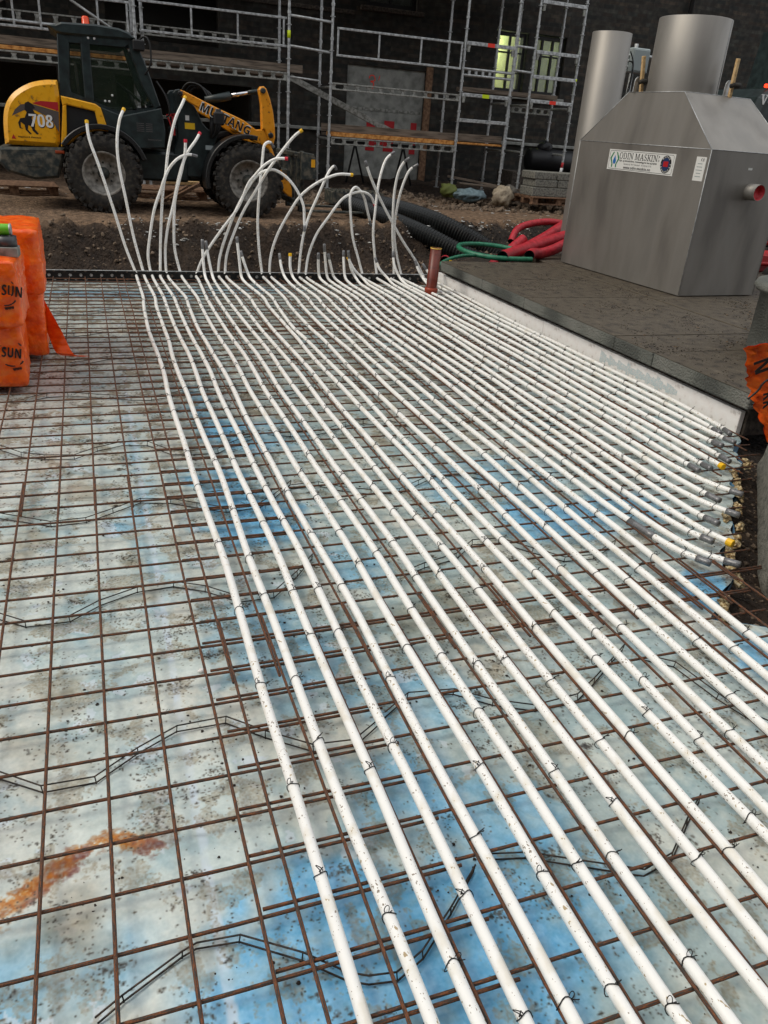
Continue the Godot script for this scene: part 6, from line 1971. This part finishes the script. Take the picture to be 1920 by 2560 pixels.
func make_clutter():
	# paving blocks on a pallet
	pallet("wooden pallet under the stacked grey kerb stones", Vector3(8.5, 0.52, -14.3), 0.03, "wooden pallets")
	pallet("wooden pallet on the ground behind the loader's rear wheel", Vector3(-1.0, 0.38, -13.5), 0.1, "wooden pallets")
	pallet("wooden pallet leaning timbers beneath the middle of the loader", Vector3(1.25, 0.38, -13.9), -0.05, "wooden pallets")
	var k = 0
	var labs = ["lowest grey kerb stone on the right pallet", "grey kerb stone in the middle left of the stack on the right pallet", "grey kerb stone in the middle right of the stack on the right pallet", "top left grey kerb stone on the right pallet", "top right grey kerb stone on the right pallet"]
	for q in [[0.0, 0.22, 1.1, 0.16], [-0.27, 0.37, 0.48, 0.13], [0.28, 0.37, 0.58, 0.13], [-0.31, 0.505, 0.48, 0.13], [0.24, 0.505, 0.58, 0.13]]:
		var s = mb(false); box(s, Vector3(0, 0, 0), Vector3(q[2], q[3], 0.5), 0.012)
		var o = obj("kerb_stone", s, M.concrete_block); o.position = Vector3(8.5 + q[0], 0.52 + q[1], -14.25)
		tag(o, labs[k], "kerb stone", "grey kerb stones on the right pallet")
		k += 1
	# black wrapped roll against the plinth
	var t = thing("wrapped_roll", "long black wrapped roll lying against the wall beside the tank", "roll", Vector3(9.35, 1.05, -15.6))
	var s = mb(true); tube(s, [Vector3(-0.72, 0.2, 0), Vector3(-0.68, 0.2, 0), Vector3(0.68, 0.2, 0), Vector3(0.72, 0.2, 0)], [0.14, 0.22, 0.22, 0.14], 18); obj("wrapping", s, M.tarp_black, t)
	s = lump(Vector3(0.16, 0.12, 0.14), 250); var lo = obj("folded_flap", s, M.tarp_black, t); lo.position = Vector3(-0.35, 0.44, 0)
	s = mb(false); box(s, Vector3(9.3, 0.88, -15.5), Vector3(2.4, 0.3, 0.7), 0.01)
	var o = obj("timber_stack", s, M.concrete_dark); tag(o, "low dark stack of boards under the black wrapped roll", "board stack")
	# red and white marker post
	t = thing("marker_post", "red and white striped marker post tied to the rightmost scaffold standard", "marker post", Vector3(9.0, 0.75, -14.9))
	for i in 5:
		s = mb(true); tube(s, [Vector3(0.012 * i, 0.1 * i, 0), Vector3(0.012 * (i + 1), 0.1 * (i + 1), 0)], 0.025, 8); obj("stripe", s, M.red_paint if i % 2 == 0 else M.white_print, t)
	# tarpaulin bundles and stones
	var bun = [["grey blue tarpaulin bundle under the middle scaffold standard", M.tarp_blue, Vector3(6.95, 0.58, -14.6), Vector3(0.32, 0.11, 0.2), 260],
		["pale crumpled sack at the foot of the scaffold tower", M.tarp_pale, Vector3(7.52, 0.60, -14.35), Vector3(0.2, 0.19, 0.16), 262],
		["brown crumpled sack beside the pale sack", M.stone, Vector3(7.85, 0.63, -14.8), Vector3(0.26, 0.15, 0.2), 264],
		["yellow green sack half under the tarpaulin bundle", plain(c8(92, 100, 44), 0.7), Vector3(6.62, 0.62, -14.9), Vector3(0.16, 0.12, 0.16), 266]]
	for b in bun:
		o = obj("tarpaulin_bundle", lump(b[3], b[4], 0.6, 12), b[1]); o.position = b[2]
		tag(o, b[0], "bundle", "bundles at the foot of the scaffold")
	# tipped frame and planks by the tower
	s = mb(false); bar(s, Vector3(6.75, 0.86, -15.3), Vector3(8.6, 0.64, -14.75), 0.1, 0.04, 0.004)
	o = obj("loose_plank", s, M.wood_grey); tag(o, "long grey plank leaning at the foot of the scaffold tower", "plank", "loose planks at the scaffold")
	s = mb(false); bar(s, Vector3(6.9, 0.76, -15.1), Vector3(8.1, 0.7, -14.9), 0.2, 0.03, 0.004)
	o = obj("loose_plank", s, M.wood_grey); tag(o, "short wide grey plank under the leaning plank", "plank", "loose planks at the scaffold")
	s = mb(false); bar(s, Vector3(1.2, 0.62, -13.6), Vector3(2.4, 0.64, -13.5), 0.12, 0.05, 0.004)
	o = obj("loose_plank", s, M.wood_pale); tag(o, "pale plank lying level beneath the loader", "plank", "loose planks at the scaffold")
	for q in [[1.2, 0.42, 1.75, 0.66], [1.1, 0.40, 1.5, 0.58]]:
		s = mb(false); bar(s, Vector3(q[0], q[1], -13.0), Vector3(q[2], q[3], -13.4), 0.05, 0.05, 0.004)
		o = obj("loose_batten", s, M.pallet); tag(o, "long pale batten leaning beneath the loader" if q[2] > 1.6 else "shorter batten leaning beneath the loader", "batten", "battens beneath the loader")
	# steel grating box near the fork carriage
	s = mb(false); box(s, Vector3(0, 0.1, 0), Vector3(0.9, 0.2, 0.5), 0.01)
	for i in 12: box(s, Vector3(-0.4 + 0.072 * i, 0.205, 0), Vector3(0.03, 0.02, 0.5))
	o = obj("steel_ramp", s, M.loader_mud); o.position = Vector3(4.3, 0.42, -13.6); tag(o, "low dark steel ramp on the ground in front of the forks", "ramp")
	# trestles behind the boarded doorway
	for i in 2:
		t = thing("trestle", "left dark steel trestle under the orange plank deck" if i == 0 else "right dark steel trestle under the orange plank deck", "trestle", Vector3(5.0 + 1.0 * i, 0.62, -15.9), 0, "trestles under the plank deck")
		for q in [[-0.18, 0.0], [0.18, 0.0]]:
			s = mb(true); tube(s, [Vector3(q[0], 0, 0.1), Vector3(0, 0.7, 0)], 0.02, 6); obj("leg", s, M.black, t)
		s = mb(false); box(s, Vector3(0, 0.71, 0), Vector3(0.5, 0.05, 0.1), 0.004); obj("top_bar", s, M.black, t)
	# dark excavator behind the tank, only its tail is in view
	t = thing("excavator", "dark excavator tail with white lettering and red light at the right border", "excavator", Vector3(9.9, 0.38, -10.6))
	s = mb(false); prism(s, flat([-0.8,0.75, 0.9,0.7, 0.95,1.9, 0.8,2.05, -0.6,2.12, -0.76,2.0, -0.88,1.6]), 0.6, -0.8, 0.08); obj("counterweight", s, M.loader_green, t)
	s = mb(false); prism(s, flat([0.0,2.0, 0.9,2.0, 0.95,2.8, 0.8,2.95, 0.1,2.95]), 0.2, -0.7, 0.05); obj("cab", s, M.loader_green, t)
	s = mb(false); box(s, Vector3(0.2, 0.62, -0.1), Vector3(1.0, 0.2, 1.0), 0.02); obj("turntable", s, M.black, t)
	for z in [0.55, -0.75]:
		s = mb(false); prism(s, flat([-0.9,0.1, -0.75,0.0, 0.95,0.0, 1.1,0.1, 1.1,0.42, 0.95,0.52, -0.75,0.52, -0.9,0.42]), z + 0.2, z - 0.2, 0.03); obj("track", s, M.rubber, t)
	text("lettering", "VOLVO", 0.66, 0.13, M.white_print, t, Vector3(-0.45, 1.97, 0.603), Basis(), "Droid Serif", 700, 0.004)
	var em := StandardMaterial3D.new(); em.albedo_color = c8(255, 40, 20); em.emission_enabled = true; em.emission = c8(255, 50, 24); em.emission_energy_multiplier = 2.0
	s = mb(false); box(s, Vector3(-0.64, 2.15, 0.5), Vector3(0.06, 0.045, 0.05), 0.01); obj("tail_lamp", s, em, t)
	s = mb(false); box(s, Vector3(-0.86, 1.86, 0.5), Vector3(0.04, 0.09, 0.06), 0.008); obj("reflector", s, M.red_paint, t)
	# red trestle cart beside the tank
	t = thing("red_trailer", "red steel trailer frame with a small black wheel at the right border", "trailer", Vector3(8.12, 0.1, -8.05))
	s = mb(true)
	for q in [[Vector3(-0.3, 0.3, 0), Vector3(-0.12, 0.85, 0)], [Vector3(-0.25, 0.55, 0), Vector3(0.4, 0.58, 0)], [Vector3(-0.3, 0.3, 0), Vector3(0.6, 0.3, 0)], [Vector3(-0.25, 0.55, 0), Vector3(0.1, 0.8, 0)], [Vector3(-0.12, 0.85, 0), Vector3(0.6, 0.85, 0)]]:
		var ss = mb(true); tube(ss, q, 0.025, 8); obj("frame_tube", ss, M.red_steel, t)
	s = mb(false); box(s, Vector3(0.15, 0.3, -0.25), Vector3(0.9, 0.22, 0.4), 0.02); obj("chassis", s, M.red_steel, t)
	s = mb(true); lathe(s, [Vector2(0.05, -0.04), Vector2(0.13, -0.045), Vector2(0.15, -0.02), Vector2(0.15, 0.02), Vector2(0.13, 0.045), Vector2(0.05, 0.04)], 24, Transform3D(Basis(Vector3.RIGHT, PI / 2), Vector3(-0.02, 0.155, 0.12))); obj("wheel", s, M.rubber, t)
	s = mb(true); lathe(s, [Vector2(0.0, 0.02), Vector2(0.05, 0.02), Vector2(0.07, 0.035)], 20, Transform3D(Basis(Vector3.RIGHT, PI / 2), Vector3(-0.02, 0.155, 0.12))); obj("wheel_rim", s, M.rim, t)

# ---------------------------------------------------------------- loose stuff
func scatter(called, label, category, m, mesh, xforms):
	var mm := MultiMesh.new()
	mm.transform_format = MultiMesh.TRANSFORM_3D
	mm.mesh = mesh
	mm.instance_count = xforms.size()
	for i in xforms.size(): mm.set_instance_transform(i, xforms[i])
	var mi := MultiMeshInstance3D.new()
	mi.multimesh = mm; mi.material_override = m
	mi.name = numbered(called); add_child(mi)
	tag(mi, label, category)
	mi.set_meta("kind", "stuff")

func crumb_mesh(seed_):
	var s = lump(Vector3(1, 0.6, 1), seed_, 0.9, 3)
	return mesh_of(s)

func make_scatter():
	var r := RandomNumberGenerator.new(); r.seed = 5
	var n = noise(280, 1.3, 3)
	var X = []
	# crumbs of soil on the film, in drifts
	var tries = 0
	while X.size() < 4200 and tries < 120000:
		tries += 1
		var z = -0.6 - 8.0 * pow(r.randf(), 1.4)
		var x = r.randf_range(-1.1, film_edge(z) - 0.02)
		var d = n.get_noise_2d(x * 2.2, z * 2.2) - 0.06
		if z < -4.0 and x > 1.2: d += 0.12
		if r.randf() > d * d * 14.0 + (0.012 if d > -0.1 else 0.0) or d < -0.1: continue
		var sc = 0.0012 + 0.0045 * pow(r.randf(), 4.0)
		X.append(Transform3D(Basis(Vector3.UP, r.randf() * TAU).scaled(Vector3(sc, sc * 0.6, sc)), Vector3(x, 0.002, z)))
	for i in 26000:
		var x = r.randf_range(3.76, 6.9); var z = r.randf_range(-8.4, -3.6)
		if x > 5.1 and z > -5.0: continue
		if absf(x - 5.95) < 0.62 and absf(z + 7.57) < 1.15: continue
		var dn = n.get_noise_2d(x * 1.1 + 30.0, z * 0.8) + 0.5 * n.get_noise_2d(x * 4.0, z * 3.0)
		if r.randf() > 0.06 + 1.5 * max(0.0, dn): continue
		var sc = 0.002 + 0.006 * pow(r.randf(), 3.0)
		X.append(Transform3D(Basis(Vector3.UP, r.randf() * TAU).scaled(Vector3(sc, sc * 0.7, sc)), Vector3(x, 0.3005, z)))
	scatter("soil_crumbs", "dark crumbs of soil scattered over the film and the slabs", "soil crumbs", M.crumb, crumb_mesh(281), X)
	# pebbles and clods on bank and road
	X = []
	var n1 = noise(121, 0.6, 3); var n2 = noise(122, 2.6, 4); var n3 = noise(123, 9.0, 3)
	for i in 5200:
		var x = r.randf_range(-1.6, 9.5)
		var z = bank_edge(x) + 1.2 - 1.4 * r.randf()
		if z > -8.95: continue
		var sc = 0.005 + 0.028 * pow(r.randf(), 5.0)
		X.append(Transform3D(Basis(Vector3(r.randf(), r.randf(), r.randf()).normalized(), r.randf() * TAU).scaled(Vector3.ONE * sc), Vector3(x, ground_h(x, z, n1, n2, n3) + sc * 0.2, z)))
	for i in 2600:
		var x = r.randf_range(3.0, 9.6); var z = r.randf_range(-15.4, -13.6)
		var sc = 0.008 + 0.07 * pow(r.randf(), 5.0)
		X.append(Transform3D(Basis(Vector3(r.randf(), r.randf(), r.randf()).normalized(), r.randf() * TAU).scaled(Vector3.ONE * sc), Vector3(x, ground_h(x, z, n1, n2, n3) + sc * 0.2, z)))
	for i in 1200:
		var z = r.randf_range(-3.5, -0.9); var x = film_edge(z) + 0.08 + r.randf() * 0.5
		var sc = 0.004 + 0.018 * pow(r.randf(), 4.0)
		X.append(Transform3D(Basis(Vector3.UP, r.randf() * TAU).scaled(Vector3.ONE * sc), Vector3(x, ground_h(x, z, n1, n2, n3) + sc * 0.2, z)))
	for i in 2600:
		var x = r.randf_range(3.76, 6.9); var z = r.randf_range(-8.4, -3.6)
		if x > 5.1 and z > -5.0: continue
		if absf(x - 5.95) < 0.62 and absf(z + 7.57) < 1.15: continue
		var dn = n.get_noise_2d(x * 1.1 + 30.0, z * 0.8)
		if r.randf() > 0.04 + 1.6 * max(0.0, dn): continue
		var sc = 0.003 + 0.009 * pow(r.randf(), 4.0)
		X.append(Transform3D(Basis(Vector3.UP, r.randf() * TAU).scaled(Vector3.ONE * sc), Vector3(x, 0.3, z)))
	scatter("soil_clods", "dark clods and stones on the trench bank and rubble slope", "soil clods", M.soil, crumb_mesh(282), X)
	# remains of snow and pale grit along the bank edge
	X = []
	for i in 900:
		var x = r.randf_range(0.0, 8.5)
		if n.get_noise_1d(x * 2.2) < 0.08 and r.randf() > 0.03: continue
		var z = bank_edge(x) + r.randf_range(-0.15, 0.25)
		var sc = 0.006 + 0.024 * pow(r.randf(), 3.0)
		X.append(Transform3D(Basis(Vector3.UP, r.randf() * TAU).scaled(Vector3(sc * 1.3, sc * 0.8, sc)), Vector3(x, ground_h(x, z, n1, n2, n3) + 0.003, z)))
	for i in 700:
		var x = r.randf_range(-1.5, 8.0); var z = r.randf_range(-14.6, -13.2)
		if n.get_noise_2d(x, z * 2.0) < 0.1: continue
		var sc = 0.008 + 0.03 * pow(r.randf(), 3.0)
		X.append(Transform3D(Basis(Vector3.UP, r.randf() * TAU).scaled(Vector3(sc * 1.8, sc * 0.5, sc)), Vector3(x, ground_h(x, z, n1, n2, n3) + 0.004, z)))
	scatter("snow_remains", "thin white remains of snow along the bank edge and rubble", "snow", M.snow, crumb_mesh(283), X)
	# a fallen leaf on the film
	var s = mb(true)
	prism(s, flat([-0.022, 0, -0.01, 0.009, 0.008, 0.010, 0.024, 0.0, 0.008, -0.009, -0.01, -0.008]), 0.0015, 0.0)
	var o = obj("fallen_leaf", s, M.leaf); o.transform = Transform3D(Basis(Vector3.UP, 0.8) * Basis(Vector3.RIGHT, -PI / 2), Vector3(1.0, 0.006, -1.46))
	tag(o, "dark red fallen leaf on the blue film between the pipes", "leaf")
	# white foam crumb and red mark
	s = lump(Vector3(0.012, 0.007, 0.008), 290, 0.5, 6)
	o = obj("foam_crumb", s, M.eps); o.position = Vector3(0.215, 0.008, -2.05)
	tag(o, "small white foam crumb on the pale film left of the pipes", "foam crumb")

func _ready():
	rng.seed = 11
	# camera: phone held high, tilted down and slightly rolled
	var cam := Camera3D.new()
	cam.transform = Transform3D(Basis(Vector3(0.94140874, 0.06918425, 0.33009564), Vector3(0.08776413, 0.89476424, -0.4378292), Vector3(-0.32564866, 0.44114679, 0.83626698)).orthonormalized(), Vector3(0, 1.6, 0))
	cam.fov = 66.817
	cam.near = 0.05; cam.far = 300.0
	cam.name = "camera"
	add_child(cam)
	cam.current = true
	# overcast sky
	var sky_m := ProceduralSkyMaterial.new()
	sky_m.sky_top_color = Color(0.73, 0.74, 0.755)
	sky_m.sky_horizon_color = Color(0.78, 0.785, 0.79)
	sky_m.ground_bottom_color = Color(0.10, 0.09, 0.08)
	sky_m.ground_horizon_color = Color(0.30, 0.30, 0.30)
	sky_m.sun_angle_max = 1.0
	var sky := Sky.new(); sky.sky_material = sky_m
	var env := Environment.new()
	env.background_mode = Environment.BG_SKY
	env.sky = sky
	env.tonemap_mode = Environment.TONE_MAPPER_LINEAR
	env.tonemap_exposure = 1.92
	env.sdfgi_enabled = true; env.ssao_enabled = true; env.ssil_enabled = true
	var we := WorldEnvironment.new(); we.environment = env; we.name = "environment"
	add_child(we)
	# veiled daylight from the open left side
	var sun := DirectionalLight3D.new()
	sun.name = "daylight"
	sun.light_energy = 0.28
	sun.light_color = Color(1.0, 0.97, 0.92)
	sun.light_angular_distance = 25.0
	sun.shadow_enabled = true
	add_child(sun)
	sun.look_at_from_position(Vector3.ZERO, Vector3(0.85, -1.0, 0.05), Vector3.UP)
	make_materials()
	make_ground()
	make_film("film_floor", -1.35, 3.75, -3.4, 0.4, 180, 150, 1340, 1020)
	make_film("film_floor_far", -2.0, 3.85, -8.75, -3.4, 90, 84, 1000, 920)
	make_building()
	make_sky_blocking_building()
	make_slabs()
	make_rebar()
	make_spacers()
	make_pipes()
	make_board()
	make_scaffold()
	make_tank()
	make_shaft()
	make_loader()
	make_packs()
	make_near_right()
	make_brown_pipe()
	make_ducts()
	make_clutter()
	make_scatter()
